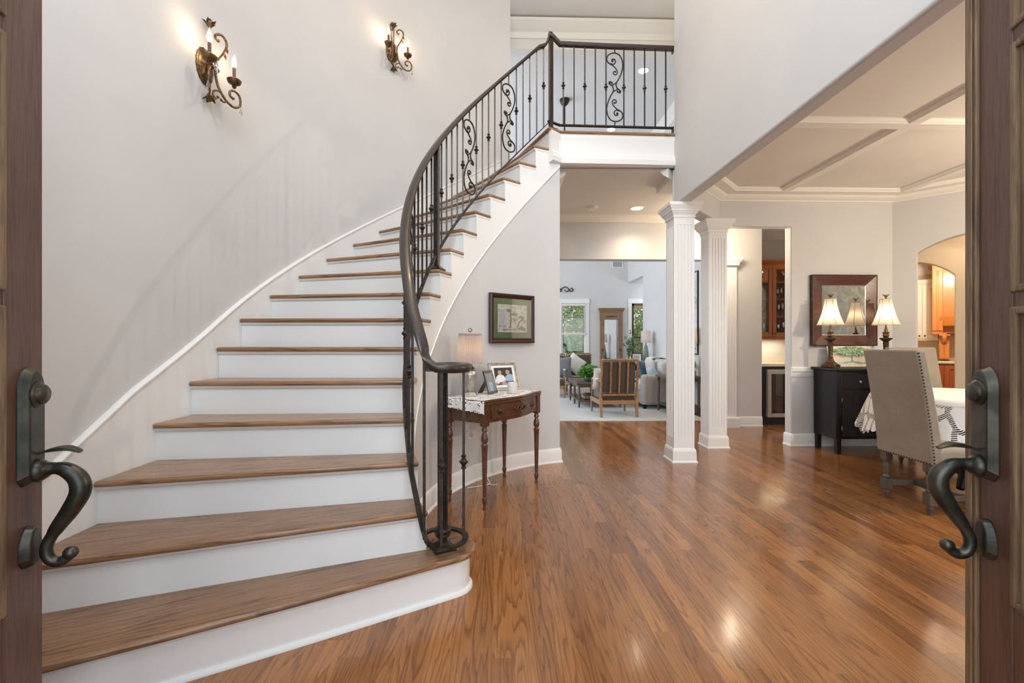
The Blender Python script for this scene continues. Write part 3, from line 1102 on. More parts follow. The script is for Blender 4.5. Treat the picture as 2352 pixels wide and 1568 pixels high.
SC_MAIN = [(1068, 384), (1062, 374), (1072, 366), (1088, 368), (1097, 384), (1092, 404), (1074, 416), (1046, 412), (1022, 392), (1014, 364), (1024, 334), (1052, 314), (1092, 308), (1134, 326), (1160, 372), (1168, 430), (1156, 490), (1132, 548), (1110, 586), (1104, 616), (1114, 644), (1132, 656), (1138, 674), (1126, 684), (1118, 674)]
SC_TAIL = [(1056, 414), (1084, 438), (1108, 466), (1116, 492), (1106, 512), (1088, 514), (1076, 500), (1082, 484), (1096, 486)]
def scroll_panel(parent, c, tx, ty, zb, zt, s=0.00104):
    """tx, ty: unit tangent along the rail"""
    zc = (zb + zt) / 2
    m = MB()
    for sg in (1, -1):
        for raw, w in ((SC_MAIN, 1.0), (SC_TAIL, 0.9)):
            p2 = [((px - 1091) * s * sg, -(py - 634) * s * sg) for px, py in raw]
            p3 = [(c[0] + u * tx, c[1] + u * ty, zc + v) for u, v in p2]
            q = catmull(p3, 4)
            L = len(q)
            m.tube(q, [0.0068 * w] * L, 6)
            m.ball(q[0], 0.0125 * w, 8)
            m.ball(q[-1], 0.011 * w, 8)
        # link of the middle diamond
        pa = [(1104, 590), (1080, 608), (1056, 614), (1036, 600), (1038, 582), (1050, 582)]
        q = catmull([(c[0] + (px - 1091) * s * sg * tx, c[1] + (px - 1091) * s * sg * ty, zc - (py - 634) * s * sg) for px, py in pa], 4)
        m.tube(q, [0.006] * len(q), 6)
    h = 326 * s
    m.tube([(c[0], c[1], zc + h), (c[0], c[1], zt)], 0.0075, 4)
    m.tube([(c[0], c[1], zb), (c[0], c[1], zc - h)], 0.0075, 4)
    return m.build('scroll_panel', M_iron, parent, world=True, smooth=50)

def newel(parent, x, y, z0, z1, rz=0.0, w=0.023, collar=True):
    m = MB()
    M = TRZ(x, y, 0, rz)
    # fluted square post
    pr = []
    for sx_, sy_ in ((1, 0), (0, 1), (-1, 0), (0, -1)):
        tx_, ty_ = -sy_, sx_
        for u, d in ((-w, w), (-0.55 * w, w), (-0.4 * w, w * 0.78), (-0.1 * w, w * 0.78), (0.0, w), (0.1 * w, w * 0.78), (0.4 * w, w * 0.78), (0.55 * w, w)):
            pr.append((sx_ * d + tx_ * u, sy_ * d + ty_ * u))
    m.prism(pr, z0 + 0.10, z1, M)
    post = m.build('newel_post', M_iron, parent, world=True, smooth=None)
    b = MB()
    b.taper((0, 0), 0.052, 0.052, z0, 0.052, 0.052, z0 + 0.010, M=M)
    b.taper((0, 0), 0.048, 0.048, z0 + 0.010, 0.017, 0.017, z0 + 0.036, M=M)
    b.taper((0, 0), 0.017, 0.017, z0 + 0.036, 0.019, 0.019, z0 + 0.11, M=M)
    if collar:
      b.lathe([(0.018, z0 + 0.056), (0.032, z0 + 0.060), (0.036, z0 + 0.068), (0.034, z0 + 0.076), (0.041, z0 + 0.082), (0.042, z0 + 0.094), (0.036, z0 + 0.102), (0.022, z0 + 0.106)], 20, M=M)
    o = b.build('newel_base', M_iron, parent, world=True, smooth=30)
    o.parent = post
    return post

N2A = 161.0
N3 = (0.507, 4.462)
newel(stair_rail, NEW[0], NEW[1], RISE, 1.06, radians(26), 0.0195)
n2 = rail_xy(N2A)
newel(stair_rail, n2[0], n2[1], 9 * RISE, 2.70, radians(N2A), 0.0185, False)
newel(stair_rail, N3[0], N3[1], 17 * RISE, 4.22, radians(20), 0.0185, False)

def flight(a_start, a_end, pattern):
    """pattern of K (knuckle), B (plain), S (scroll) laid from a_start to a_end with scroll gaps wider"""
    w = [0]
    pos = 0.0
    res = []
    prev = None
    for ch in pattern:
        step = 1.0
        if ch == 'S' or prev == 'S':
            step = 1.15
        pos += step
        res.append((ch, pos))
        prev = ch
    total = pos + 1.0
    for ch, p in res:
        a = a_start + (a_end - a_start) * p / total
        x, y = rail_xy(a)
        zb, zt = zat_line(bot_line, x, y) + 0.004, zat_line(top_line, x, y) - 0.020
        if ch == 'S':
            ta = radians(a - 90)
            scroll_panel(stair_rail, (x, y), cos(ta), sin(ta), zb, zt, 0.00104 * 0.93)
        else:
            baluster(stair_rail, x, y, zb, zt, ch == 'K', zb + (zt - zb) * 0.5)
flight(N2A, 110.6, 'KBKBKSKBKBKSKBKBK')
flight(N2A, 207.0, 'KBKBKSKBKBKBKB')
for th, k in ((228, False), (275, True), (340, True)):
    x, y = NEW[0] + 0.112 * cos(radians(th)), NEW[1] + 0.112 * sin(radians(th))
    zb, zt = zat_line(bot_line[-34:], x, y), 1.06
    baluster(stair_rail, x, y, zb, zt + (0.05 if th == 228 else 0), k, zb + 0.38)

# balcony railing
bal = thing('balcony_railing', 'straight dark iron balcony railing with one scroll panel above the hall', 'railing', (1.1, 4.5, 17 * RISE))
BY = lambda x: 4.462 + 0.03 + 0.028 * (x - 0.6)
tl = [(N3[0] - 0.022, N3[1] - 0.008, 4.262), (N3[0] + 0.02, N3[1] + 0.0, 4.240), (0.60, BY(0.60), 4.19), (1.10, BY(1.1), 4.185), (1.762, BY(1.762), 4.185)]
MB().sweep(tl, HP).build('handrail', M_rail, bal, world=True, smooth=50)
blr = [(N3[0] - 0.03, N3[1], 3.40), (0.60, BY(0.6), 3.372), (1.762, BY(1.762), 3.372)]
MB().sweep(blr, [(-0.017, -0.006), (0.017, -0.006), (0.017, 0.006), (-0.017, 0.006)]).build('bottom_rail', M_iron, bal, world=True, smooth=40)
for px, k in ((1294, 1), (1319, 0), (1344, 1), (1368.6, 0), (1393.5, 1), (1435.4, 1), (1460, 0), (1484.4, 1), (1509.6, 0), (1534.5, 1)):
    x = (px - 1148.5) / FPX * 4.50
    baluster(bal, x, BY(x), 3.376, 4.165, bool(k), 3.77)
x = (1414.2 - 1148.5) / FPX * 4.5
scroll_panel(bal, (x, BY(x)), 1, 0, 3.376, 4.165, 0.00106)
for z in (4.185, 3.372):
    m = MB().box(1.752, BY(1.76) - 0.018, z - 0.05, 1.765, BY(1.76) + 0.018, z + 0.01)
    m.build('bracket', M_iron, bal, world=True, smooth=None)
# ------------------------------------------------------------------ columns
def sq_stack(m, prof, c=(0, 0), M=None):
    """stack of square frusta: prof = [(half width, z)]"""
    for (w0, z0), (w1, z1) in zip(prof[:-1], prof[1:]):
        if z1 - z0 < 1e-5:
            continue
        m.taper(c, w0, w0, z0, w1, w1, z1, M=M)
    return m
def fluted(w, n=5, depth=0.007):
    pr = []
    for dx, dy in ((1, 0), (0, 1), (-1, 0), (0, -1)):
        tx, ty = -dy, dx
        us = [(-w, w)]
        step = 2 * w * 0.80 / n
        for k in range(n):
            u = -w * 0.80 + step * (k + 0.5)
            h = step * 0.30
            us += [(u - h, w), (u - h * 0.6, w - depth), (u + h * 0.6, w - depth), (u + h, w)]
        for u, d in us:
            pr.append((dx * d + tx * u, dy * d + ty * u))
    return pr
def column(x, y, label):
    t = thing('column', label, 'column', (x, y, 0), 0, 'white fluted columns')
    w = 0.103
    MB().prism(fluted(w), 0.24, 2.36).build('shaft', M_trim, t, smooth=None)
    m = sq_stack(MB(), [(0.128, 0.0), (0.128, 0.008), (0.119, 0.022), (0.117, 0.112), (0.112, 0.13), (0.104, 0.142), (w, 0.145), (w, 0.24)])
    m.build('plinth', M_trim, t, smooth=30)
    m = sq_stack(MB(), [(w, 2.36), (w, 2.43), (0.112, 2.4305), (0.114, 2.442), (0.108, 2.4425), (0.112, 2.456), (0.127, 2.475), (0.134, 2.490), (0.142, 2.4905), (0.142, 2.504), (0.148, 2.512), (0.158, 2.530), (0.160, 2.538), (0.168, 2.5385), (0.168, 2.569)])
    m.build('capital', M_trim, t, smooth=30)
    return t
column(1.826, 4.503, 'nearer fluted white square column at the edge of the foyer')
column(2.451, 5.085, 'farther fluted white square column at the end of the dining room wall')
t = thing('pilaster', 'flat white fluted pilaster on the hall wall behind the farther column', 'pilaster', (3.235, 6.245, 0))
m = MB()
for k in range(4):
    m.box(-0.062 + k * 0.036, -0.055, 0.14, -0.062 + k * 0.036 + 0.024, -0.045, 2.2)
m.box(-0.075, -0.045, 0.0, 0.085, 0.014, 2.30)
m.build('shaft', M_trim, t, smooth=None)
m = sq_stack(MB(), [(0.095, 0), (0.095, 0.13), (0.082, 0.145)], (0.005, -0.01))
m.build('plinth', M_trim, t, smooth=None)
m = sq_stack(MB(), [(0.085, 2.26), (0.09, 2.29), (0.115, 2.33), (0.125, 2.345), (0.125, 2.37)], (0.005, -0.01))
m.build('capital', M_trim, t, smooth=None)

# ------------------------------------------------------------------ front doors, opened inwards past square
OVER = radians(19.5)
def front_door(name, side, EX, EY):
    ux, uy = -side * sin(OVER), -cos(OVER)
    nx, ny = -side * cos(OVER), sin(OVER)
    if side < 0:
        nx, ny = cos(OVER), sin(OVER)
        ux, uy = sin(OVER), -cos(OVER)
    M = Matrix(((ux, nx, 0, EX), (uy, ny, 0, EY), (0, 0, 1, 0), (0, 0, 0, 1)))
    h = holder(name, (EX, EY, 0))
    T = -0.045
    def part(nm, m, mat, par=h, **k):
        o = m.build(nm, mat, h, world=True, **k)
        if par is not h:
            o.parent = par
        return o
    H = 2.46
    su = 0.135
    part('stile', MB().box(0, T, 0.01, su, 0, H, M), M_door, smooth=None, bevel=0.003)
    part('stile', MB().box(0.90 - su, T, 0.01, 0.90, 0, H, M), M_door, smooth=None, bevel=0.003)
    for z0, z1 in ((0.01, 0.60), (1.275, 1.315), (1.875, 1.915), (2.32, H)):
        part('rail', MB().box(su - 0.004, T, z0, 0.904 - su, -0.003, z1, M), M_door, smooth=None, bevel=0.003)
    if side > 0:
        m = MB().box(-0.010, -0.002, 0.01, 0.028, 0.008, H, M)
        m.box(-0.004, 0.008, 0.01, 0.020, 0.013, H, M)
        part('astragal', m, M_doorworn, smooth=None, bevel=0.004)
    for z0, z1 in ((0.60, 1.275), (1.315, 1.875), (1.915, 2.32)):
        # raised moulding round each light
        m = MB()
        for (a0, b0, a1, b1) in ((su - 0.004, z0 - 0.004, su + 0.014, z1 + 0.004), (0.90 - su - 0.014, z0 - 0.004, 0.904 - su, z1 + 0.004), (su + 0.014, z0 - 0.004, 0.886 - su, z0 + 0.014), (su + 0.014, z1 - 0.014, 0.886 - su, z1 + 0.004)):
            m.box(a0, -0.03, b0, a1, 0.003, b1, M)
        f = part('light_moulding', m, M_doorworn, smooth=None, bevel=0.005, seg=3)
        g = part('pane', MB().box(su + 0.015, -0.026, z0 + 0.012, 0.885 - su, -0.018, z1 - 0.012, M), M_obscure, f, smooth=None)
        m = MB()
        for (a0, b0, a1, b1) in ((su + 0.014, z0 + 0.014, su + 0.022, z1 - 0.014), (0.878 - su, z0 + 0.014, 0.886 - su, z1 - 0.014)):
            m.box(a0, -0.018, b0, a1, -0.006, b1, M)
        part('glazing_bead', m, M_doorworn, f, smooth=None)
    # handle set
    uc = 0.060
    def plate(z0, z1, w, d0, d1, inset):
        pts = []
        for k in range(17):
            a = pi * k / 16
            pts.append((w * cos(a), z1 - 0.055 + 0.055 * sin(a)))
        pts += [(-w, z0 + 0.02), (-w * 0.55, z0), (w * 0.55, z0), (w, z0 + 0.02)]
        n = len(pts)
        zm = (z0 + z1) / 2
        mm = MB()
        vs = [(uc + x, d0, z) for x, z in pts] + [(uc + x * (1 - inset), d1, zm + (z - zm) * (1 - inset * 0.3)) for x, z in pts]
        mm.add(vs, [list(range(n)), list(range(n, 2 * n))] + [(i, (i + 1) % n, n + (i + 1) % n, n + i) for i in range(n)], M)
        return mm
    hs = part('handle_set', plate(0.862, 1.142, 0.040, 0.0, 0.020, 0.30), M_bronze, smooth=None, bevel=0.003)
    pr = [(0.031, 0.018), (0.031, 0.022), (0.027, 0.025), (0.024, 0.026), (0.023, 0.032), (0.018, 0.036), (0.0, 0.037)]
    Ml = M @ Matrix.Translation((uc, 0, 1.075)) @ Matrix.Rotation(-pi / 2, 4, 'X')
    part('deadbolt', MB().lathe(pr, 24, M=Ml), M_bronze, hs, smooth=40)
    tl_ = catmull([(uc, 0.018, 0.934), (uc, 0.045, 0.942), (uc, 0.075, 0.944), (uc, 0.100, 0.934)], 5)
    m = MB().tube([(p.x, p.y, p.z) for p in tl_], [0.006] * 4 + [0.009 + 0.006 * sin(pi * k / (len(tl_) - 5)) for k in range(len(tl_) - 4)], 8, M=M, sq=0.45)
    part('thumb_latch', m, M_bronze, hs, smooth=60)
    gp = catmull([(uc, 0.014, 0.895), (uc, 0.042, 0.898), (uc, 0.070, 0.893), (uc, 0.094, 0.868), (uc, 0.098, 0.835), (uc, 0.080, 0.795), (uc, 0.055, 0.755), (uc, 0.036, 0.715), (uc, 0.040, 0.685), (uc, 0.058, 0.673), (uc, 0.074, 0.682), (uc, 0.080, 0.692)], 6)
    L = len(gp)
    def rad(k):
        t = k / (L - 1)
        return 0.020 - 0.006 * min(1, t / 0.12) if t < 0.12 else (0.014 + 0.007 * sin(pi * min(1, (t - 0.12) / 0.45)) if t < 0.57 else (0.0125 - 0.002 * (t - 0.57) if t < 0.9 else 0.011 + 0.004 * (t - 0.9) * 10))
    m = MB().tube([(p.x, p.y, p.z) for p in gp], [rad(k) for k in range(L)], 14, M=M)
    m.ball((gp[-1].x, gp[-1].y, gp[-1].z), 0.0155, 14, M=M)
    m.lathe([(0.026, 0.016), (0.028, 0.024), (0.022, 0.032), (0.016, 0.040)], 18, M=M @ Matrix.Translation((uc, 0, 0.895)) @ Matrix.Rotation(-pi / 2, 4, 'X'))
    part('grip', m, M_bronze, hs, smooth=60)
    ro = plate(0.672, 0.768, 0.034, 0.0, 0.018, 0.35)
    part('rosette', ro, M_bronze, hs, smooth=None, bevel=0.003)
    return h
M_obscure, nt, b = nodes('obscure_glass')
b.inputs['Base Color'].default_value = (0.46, 0.60, 0.46, 1)
b.inputs['Transmission Weight'].default_value = 0.9
b.inputs['Roughness'].default_value = 0.28
tc = N(nt, 'ShaderNodeTexCoord')
vo = N(nt, 'ShaderNodeTexVoronoi', Scale=380.0)
nt.links.new(tc.outputs['Object'], vo.inputs['Vector'])
bump(nt, b, vo.outputs['Distance'], 0.35, 0.002)
front_door('door_1', -1, -1.130, 1.139)
front_door('door_2', 1, 1.212, 1.120)

# ------------------------------------------------------------------ wall sconces
def sconce(label, loc, rz):
    t = thing('wall_sconce', label, 'sconce', loc, rz, 'twin candle sconces on the curved wall')
    m = MB()
    prof = [(0.105, 0.0), (0.108, 0.008), (0.100, 0.014), (0.094, 0.014), (0.082, 0.026), (0.050, 0.036), (0.018, 0.044), (0.012, 0.06), (0.0, 0.062)]
    Mp = Matrix.Translation((0, 0, -0.035)) @ Matrix.Rotation(-pi / 2, 4, 'X')
    m.lathe(prof, 32, M=Mp, sx=0.74, sy=1.04, flute=(16, -0.05))
    bp = m.build('backplate', M_gold, t, smooth=40)
    Y0 = 0.112
    YB = 0.036
    yo = lambda x: YB + (Y0 - YB) * min(1.25, x / 0.122)
    m = MB()
    m.tube([(0, 0.035, -0.20), (0, 0.035, 0.20)], 0.0042, 8)
    m.tube([(0, 0.01, -0.06), (0, 0.045, -0.06)], 0.009, 8)
    m.build('centre_rod', M_gold, t, smooth=40)
    def bud(z, up):
        b = MB()
        b.lathe([(0.004, -0.022), (0.016, -0.012), (0.021, 0.0), (0.018, 0.016), (0.008, 0.03), (0.0, 0.034)], 10, (0, YB, z), M=None)
        for k in range(5):
            a = 2 * pi * k / 5 + 0.3
            d = Vector((cos(a), sin(a), 0))
            s = Vector((-sin(a), cos(a), 0))
            o = Vector((0, YB, z))
            q = [o + d * 0.010 - s * 0.010 + Vector((0, 0, -0.016 * up)), o + d * 0.010 + s * 0.010 + Vector((0, 0, -0.016 * up)), o + d * 0.024 + s * 0.012 + Vector((0, 0, 0.006 * up)), o + d * 0.040 + Vector((0, 0, 0.016 * up)), o + d * 0.024 - s * 0.012 + Vector((0, 0, 0.006 * up))]
            b.add(q + [p + Vector((0, 0, 0.002)) for p in q], [(0, 1, 2, 3, 4), (9, 8, 7, 6, 5), (0, 1, 6, 5), (1, 2, 7, 6), (2, 3, 8, 7), (3, 4, 9, 8), (4, 0, 5, 9)])
        b.build('flower_bud', M_gold, t, smooth=50)
    bud(0.225, 1)
    bud(-0.228, -1)
    ARM = [(0.040, 0.150), (0.028, 0.158), (0.030, 0.180), (0.058, 0.196), (0.080, 0.172), (0.082, 0.135), (0.064, 0.080), (0.036, 0.020), (0.027, -0.045), (0.038, -0.125), (0.072, -0.190), (0.114, -0.220), (0.147, -0.204), (0.158, -0.165), (0.146, -0.130), (0.120, -0.116), (0.100, -0.132), (0.101, -0.158), (0.116, -0.166)]
    LOW = [(0.040, -0.200), (0.030, -0.212), (0.016, -0.200), (0.020, -0.172), (0.046, -0.160), (0.068, -0.178), (0.078, -0.205), (0.066, -0.216), (0.056, -0.208)]
    for s in (-1, 1):
        m = MB()
        q = catmull([(s * x, yo(x), z) for x, z in ARM], 5)
        m.tube(q, [0.0072] * len(q), 8)
        m.ball(q[0], 0.010, 8)
        m.ball(q[-1], 0.010, 8)
        q = catmull([(s * x, yo(x), z) for x, z in LOW], 4)
        m.tube(q, [0.0056] * len(q), 6)
        m.ball(q[0], 0.0085, 8)
        m.ball(q[-1], 0.0085, 8)
        # little leaves on the upper bow
        for (x, z, dx, dz) in ((0.082, 0.13, 0.014, -0.03), (0.070, 0.09, 0.022, -0.03)):
            ya = yo(x)
            m.add([(s * x, ya - 0.006, z), (s * x, ya + 0.006, z), (s * (x + dx * 0.5), ya + 0.008, z + dz * 0.4), (s * (x + dx), ya, z + dz), (s * (x + dx * 0.5), ya - 0.008, z + dz * 0.4), (s * (x - 0.006), ya, z - 0.01)], [(0, 1, 2, 3, 4), (0, 5, 1), (1, 5, 3, 2), (0, 4, 3, 5)])
        arm = m.build('arm', M_gold, t, smooth=50)
        cx_, cz = s * 0.122, -0.100
        m = MB().lathe([(0.006, 0.0), (0.014, 0.010), (0.010, 0.018), (0.020, 0.024), (0.036, 0.034), (0.042, 0.052), (0.040, 0.054), (0.030, 0.044), (0.013, 0.040), (0.012, 0.05)], 20, (cx_, Y0, cz))
        m.build('candle_cup', M_gold, arm, smooth=40)
        m = MB().lathe([(0.0095, 0.05), (0.0095, 0.130), (0.007, 0.134)], 14, (cx_, Y0, cz))
        m.build('candle_sleeve', M_candle, arm, smooth=40)
        m = MB().lathe([(0.005, 0.132), (0.011, 0.142), (0.0150, 0.160), (0.012, 0.180), (0.006, 0.202), (0.0, 0.218)], 14, (cx_, Y0, cz))
        m.build('flame_bulb', M_flame, arm, smooth=60)
        m = MB().lathe([(0.0, -0.036), (0.007, -0.030), (0.009, -0.022), (0.003, 0.004), (0.0, 0.008)], 6, (s * 0.163, yo(0.163), -0.215))
        m.tube([(s * 0.160, yo(0.16), -0.165), (s * 0.163, yo(0.163), -0.207)], 0.0012, 4)
        m.build('crystal_drop', M_crystal, arm, smooth=None)
    m = MB()
    for z, r in ((0.0, 0.010), (-0.024, 0.013), (-0.058, 0.018)):
        m.lathe([(0.0, -r * 1.3), (r, -r * 0.3), (r * 0.8, r * 0.6), (0.0, r)], 6, (0.0, 0.075, z))
    m.build('crystal_drop', M_crystal, t, smooth=None)
    return t
M_candle = metal('candle_sleeve_brown', (0.07, 0.040, 0.028), (0.12, 0.07, 0.05), 0.5, 0.2, 20, 0.0)
sconce('gilt twin candle sconce nearer the door, highest on the left in view', (-1.81, 2.79, 2.915), -pi / 2)
sconce('gilt twin candle sconce farther up the stair, near the balcony', (*pol(R_WALL, 140.3), 4.285), radians(230.3))

# ------------------------------------------------------------------ console table beside the stair
TX, TY, TR = -0.11, 3.205, radians(55)
def tabw(x, y, z=0.782):
    return (TX + x * cos(TR) - y * sin(TR), TY + x * sin(TR) + y * cos(TR), z)
tb = thing('console_table', 'small mahogany card table with bowed drawer front and reeded legs below the stair', 'table', (TX, TY, 0), TR)
LEGP = [(0.012, 0.0), (0.014, 0.006), (0.011, 0.02), (0.010, 0.034), (0.017, 0.052), (0.019, 0.072), (0.012, 0.092), (0.011, 0.098), (0.016, 0.104), (0.014, 0.114), (0.015, 0.13), (0.021, 0.40), (0.0225, 0.445), (0.025, 0.452), (0.025, 0.462), (0.017, 0.468), (0.016, 0.474), (0.024, 0.486), (0.026, 0.505), (0.020, 0.535), (0.015, 0.548), (0.014, 0.556), (0.022, 0.562), (0.022, 0.572), (0.016, 0.58), (0.020, 0.598)]
LW, LD = 0.73, 0.33
for lx, ly in ((0, 0), (LW, 0), (LW, LD), (0, LD)):
    m = MB().lathe(LEGP, 28, (lx, ly, 0), flute=(9, -0.10, 0.13, 0.44))
    l = m.build('leg', M_mahog, tb, smooth=50)
    MB().box(lx - 0.025, ly - 0.025, 0.595, lx + 0.025, ly + 0.025, 0.748).build('corner_block', M_mahog, l, smooth=None, bevel=0.003)
def bow(x):
    t = x / LW
    return -0.020 - 0.050 * (0.5 - 0.5 * cos(2 * pi * t)) + 0.012 * sin(pi * t) ** 8 * 0
ft = [(0.025 + (LW - 0.05) * k / 20) for k in range(21)]
m = MB()
m.prism([(x, bow(x) + 0.004) for x in ft] + [(x, bow(x) + 0.022) for x in ft][::-1], 0.615, 0.748)
m.box(-0.015, 0.02, 0.615, 0.003, LD - 0.02, 0.748)
m.box(LW - 0.003, 0.02, 0.615, LW + 0.015, LD - 0.02, 0.748)
m.box(0.02, LD - 0.008, 0.615, LW - 0.02, LD + 0.01, 0.748)
m.build('apron', M_mahog, tb, smooth=35)
m = MB()
ft2 = [(0.055 + (LW - 0.11) * k / 20) for k in range(21)]
m.prism([(x, bow(x) - 0.004) for x in ft2] + [(x, bow(x) + 0.006) for x in ft2][::-1], 0.638, 0.738)
dr = m.build('drawer', M_mahog, tb, smooth=35, bevel=0.002)
for x in (0.14, LW - 0.14):
    m = MB().lathe([(0.024, 0.0), (0.025, 0.003), (0.018, 0.006), (0.012, 0.005), (0.009, 0.012), (0.0, 0.014)], 20, M=Matrix.Translation((x, bow(x) - 0.004, 0.690)) @ Matrix.Rotation(pi / 2, 4, 'X'), sx=1.2)
    q = [(x + 0.024 * cos(a), bow(x) - 0.014, 0.688 + 0.014 * sin(a)) for a in [pi + pi * k / 8 for k in range(9)]]
    m.tube(q, 0.0028, 6)
    m.build('drawer_pull', M_brownbronze, dr, smooth=40)
m = MB()
for s in (-1, 1):
    q = catmull([(LW / 2 + s * a, bow(LW / 2) - 0.010, 0.690 + b) for a, b in ((0.004, 0.0), (0.020, 0.016), (0.045, 0.012), (0.066, -0.006), (0.085, -0.002), (0.092, 0.012), (0.080, 0.014))], 4)
    m.tube(q, [0.007 - 0.004 * k / len(q) for k in range(len(q))], 6)
    q = catmull([(LW / 2 + s * a, bow(LW / 2) - 0.010, 0.690 + b) for a, b in ((0.010, -0.004), (0.030, -0.016), (0.055, -0.012), (0.070, -0.020))], 4)
    m.tube(q, [0.006 - 0.004 * k / len(q) for k in range(len(q))], 6)
m.ball((LW / 2, bow(LW / 2) - 0.010, 0.690), 0.009, 8)
m.build('carved_swag', M_mahog, dr, smooth=50)
def top_outline(o):
    pts = [(x, bow(min(LW - 0.02, max(0.02, x))) - 0.012 - o) for x in [(-0.03 - o) + (LW + 0.06 + 2 * o) * k / 28 for k in range(29)]]
    pts[0] = (pts[0][0], -0.03 - o)
    pts[-1] = (pts[-1][0], -0.03 - o)
    return pts + [(LW + 0.035 + o, 0.0), (LW + 0.028 + o, LD + 0.02), (-0.028 - o, LD + 0.02), (-0.035 - o, 0.0)]
m = MB().prism(top_outline(0), 0.748, 0.763)
m.prism(top_outline(0.001), 0.765, 0.780)
m.build('tabletop', M_mahog, tb, smooth=35, bevel=0.003)

def lace(name, holes='doily', col=(0.80, 0.77, 0.73)):
    m = bpy.data.materials.new(name)
    m.use_nodes = True
    nt = m.node_tree
    b = nt.nodes['Principled BSDF']
    b.inputs['Base Color'].default_value = (*col, 1)
    b.inputs['Roughness'].default_value = 0.9
    at = N(nt, 'ShaderNodeAttribute', attribute_name='gc')
    if holes == 'doily':
        v = N(nt, 'ShaderNodeTexVoronoi', Scale=75.0)
        nt.links.new(at.outputs['Vector'], v.inputs['Vector'])
        n2 = N(nt, 'ShaderNodeTexNoise', Scale=16.0, Detail=1.0)
        nt.links.new(at.outputs['Vector'], n2.inputs['Vector'])
        a1 = math_(nt, 'LESS_THAN', v.outputs['Distance'], 0.40)
        a2 = math_(nt, 'GREATER_THAN', n2.outputs['Fac'], 0.50)
        hole = math_(nt, 'MULTIPLY', a1, a2)
    else:
        # curved leaf veins cut as rows of slits
        sp = N(nt, 'ShaderNodeSeparateXYZ')
        nt.links.new(at.outputs['Vector'], sp.inputs[0])
        n0 = N(nt, 'ShaderNodeTexNoise', Scale=5.0, Detail=1.0)
        nt.links.new(at.outputs['Vector'], n0.inputs['Vector'])
        w = N(nt, 'ShaderNodeTexVoronoi', Scale=6.0, feature='DISTANCE_TO_EDGE')
        wv = N(nt, 'ShaderNodeVectorMath', operation='ADD')
        nz = N(nt, 'ShaderNodeTexNoise', Scale=4.0, Detail=0.0)
        nt.links.new(at.outputs['Vector'], nz.inputs['Vector'])
        sc_ = N(nt, 'ShaderNodeVectorMath', operation='SCALE')
        sc_.inputs['Scale'].default_value = 0.22
        nt.links.new(nz.outputs['Color'], sc_.inputs[0])
        nt.links.new(at.outputs['Vector'], wv.inputs[0])
        nt.links.new(sc_.outputs[0], wv.inputs[1])
        nt.links.new(wv.outputs[0], w.inputs['Vector'])
        band = math_(nt, 'MULTIPLY', math_(nt, 'LESS_THAN', w.outputs['Distance'], 0.085), math_(nt, 'GREATER_THAN', sp.outputs['Z'], 0.5))
        s = N(nt, 'ShaderNodeTexWave', Scale=34.0, Distortion=1.5)
        s.bands_direction = 'DIAGONAL'
        nt.links.new(at.outputs['Vector'], s.inputs['Vector'])
        slit = math_(nt, 'GREATER_THAN', s.outputs['Fac'], 0.42)
        hole = math_(nt, 'MULTIPLY', band, slit)
    tr = N(nt, 'ShaderNodeBsdfTransparent')
    mx = N(nt, 'ShaderNodeMixShader')
    nt.links.new(hole, mx.inputs[0])
    nt.links.new(b.outputs[0], mx.inputs[1])
    nt.links.new(tr.outputs[0], mx.inputs[2])
    nt.links.new(mx.outputs[0], nt.nodes['Material Output'].inputs[0])
    return m
M_lace = lace('white_lace')
M_crochet = lace('crochet_lace', 'leaf', (0.86, 0.85, 0.83))
# lace runner lying on the table, its left end hanging over the side
def runner(u, v):
    # u along table from hanging end to right end, v front to back
    s = -0.10 + u * (LW + 0.10 + 0.02)
    y = -0.045 + 0.0 + v * (LD + 0.05)
    scal = 0.008 * abs(sin(v * 9 * pi)) if u < 0.001 else 0
    hang = max(0.0, -0.0 - s)
    yy = y
    if s > 0.0:
        front = bow(min(LW - 0.02, max(0.02, s))) - 0.012 + 0.012
        yy = front + v * (LD + 0.012 - front)
    else:
        yy = -0.025 + v * (LD + 0.03)
        hang = (-s) * (1.0 - 0.25 * v) - scal
    xx = max(s, 0.0) - (0.0355 if s <= 0 else 0.0355 * max(0, 1 - s / 0.05))
    z = 0.7822 - hang
    if hang > 0:
        xx -= 0.003 + 0.004 * sin(v * 14)
    return (xx, yy, z + 0.0004 * sin(u * 90) * sin(v * 40) * (1 if s > 0 else 0))
m = MB().grid(runner, 48, 24)
m.at = {'gc': ('POINT', 'FLOAT_VECTOR', [c for i in range(49) for j in range(25) for c in (i * 0.0173, j * 0.0155, 0.0)])}
o = m.build('lace_runner', M_lace, None, smooth=60)
o.location = (TX, TY, 0)
o.rotation_euler = (0, 0, TR)
tag(o, 'white lace runner draped over the left end of the mahogany card table', 'runner')

# pleated lamp on the console
lx, ly, lz = tabw(0.14, 0.245, 0.7835)
t = thing('table_lamp', 'lit lamp with pleated grey shade and silver diamond-cut vase base on the card table', 'lamp', (lx, ly, lz), 0)
m = sq_stack(MB(), [(0.048, 0.0), (0.048, 0.014), (0.040, 0.024), (0.032, 0.030)])
m.build('foot', M_silver, t, smooth=None)
vp = [(0.022, 0.030), (0.026, 0.036), (0.030, 0.05), (0.040, 0.085), (0.050, 0.13), (0.054, 0.165), (0.050, 0.192), (0.036, 0.212), (0.022, 0.222), (0.018, 0.235), (0.012, 0.24), (0.009, 0.26)]
dense = []
for (r0, z0), (r1, z1) in zip(vp[:-1], vp[1:]):
    for k in range(4):
        dense.append((r0 + (r1 - r0) * k / 4, z0 + (z1 - z0) * k / 4))
dense.append(vp[-1])
m = MB()
ring = 48
vs, fs = [], []
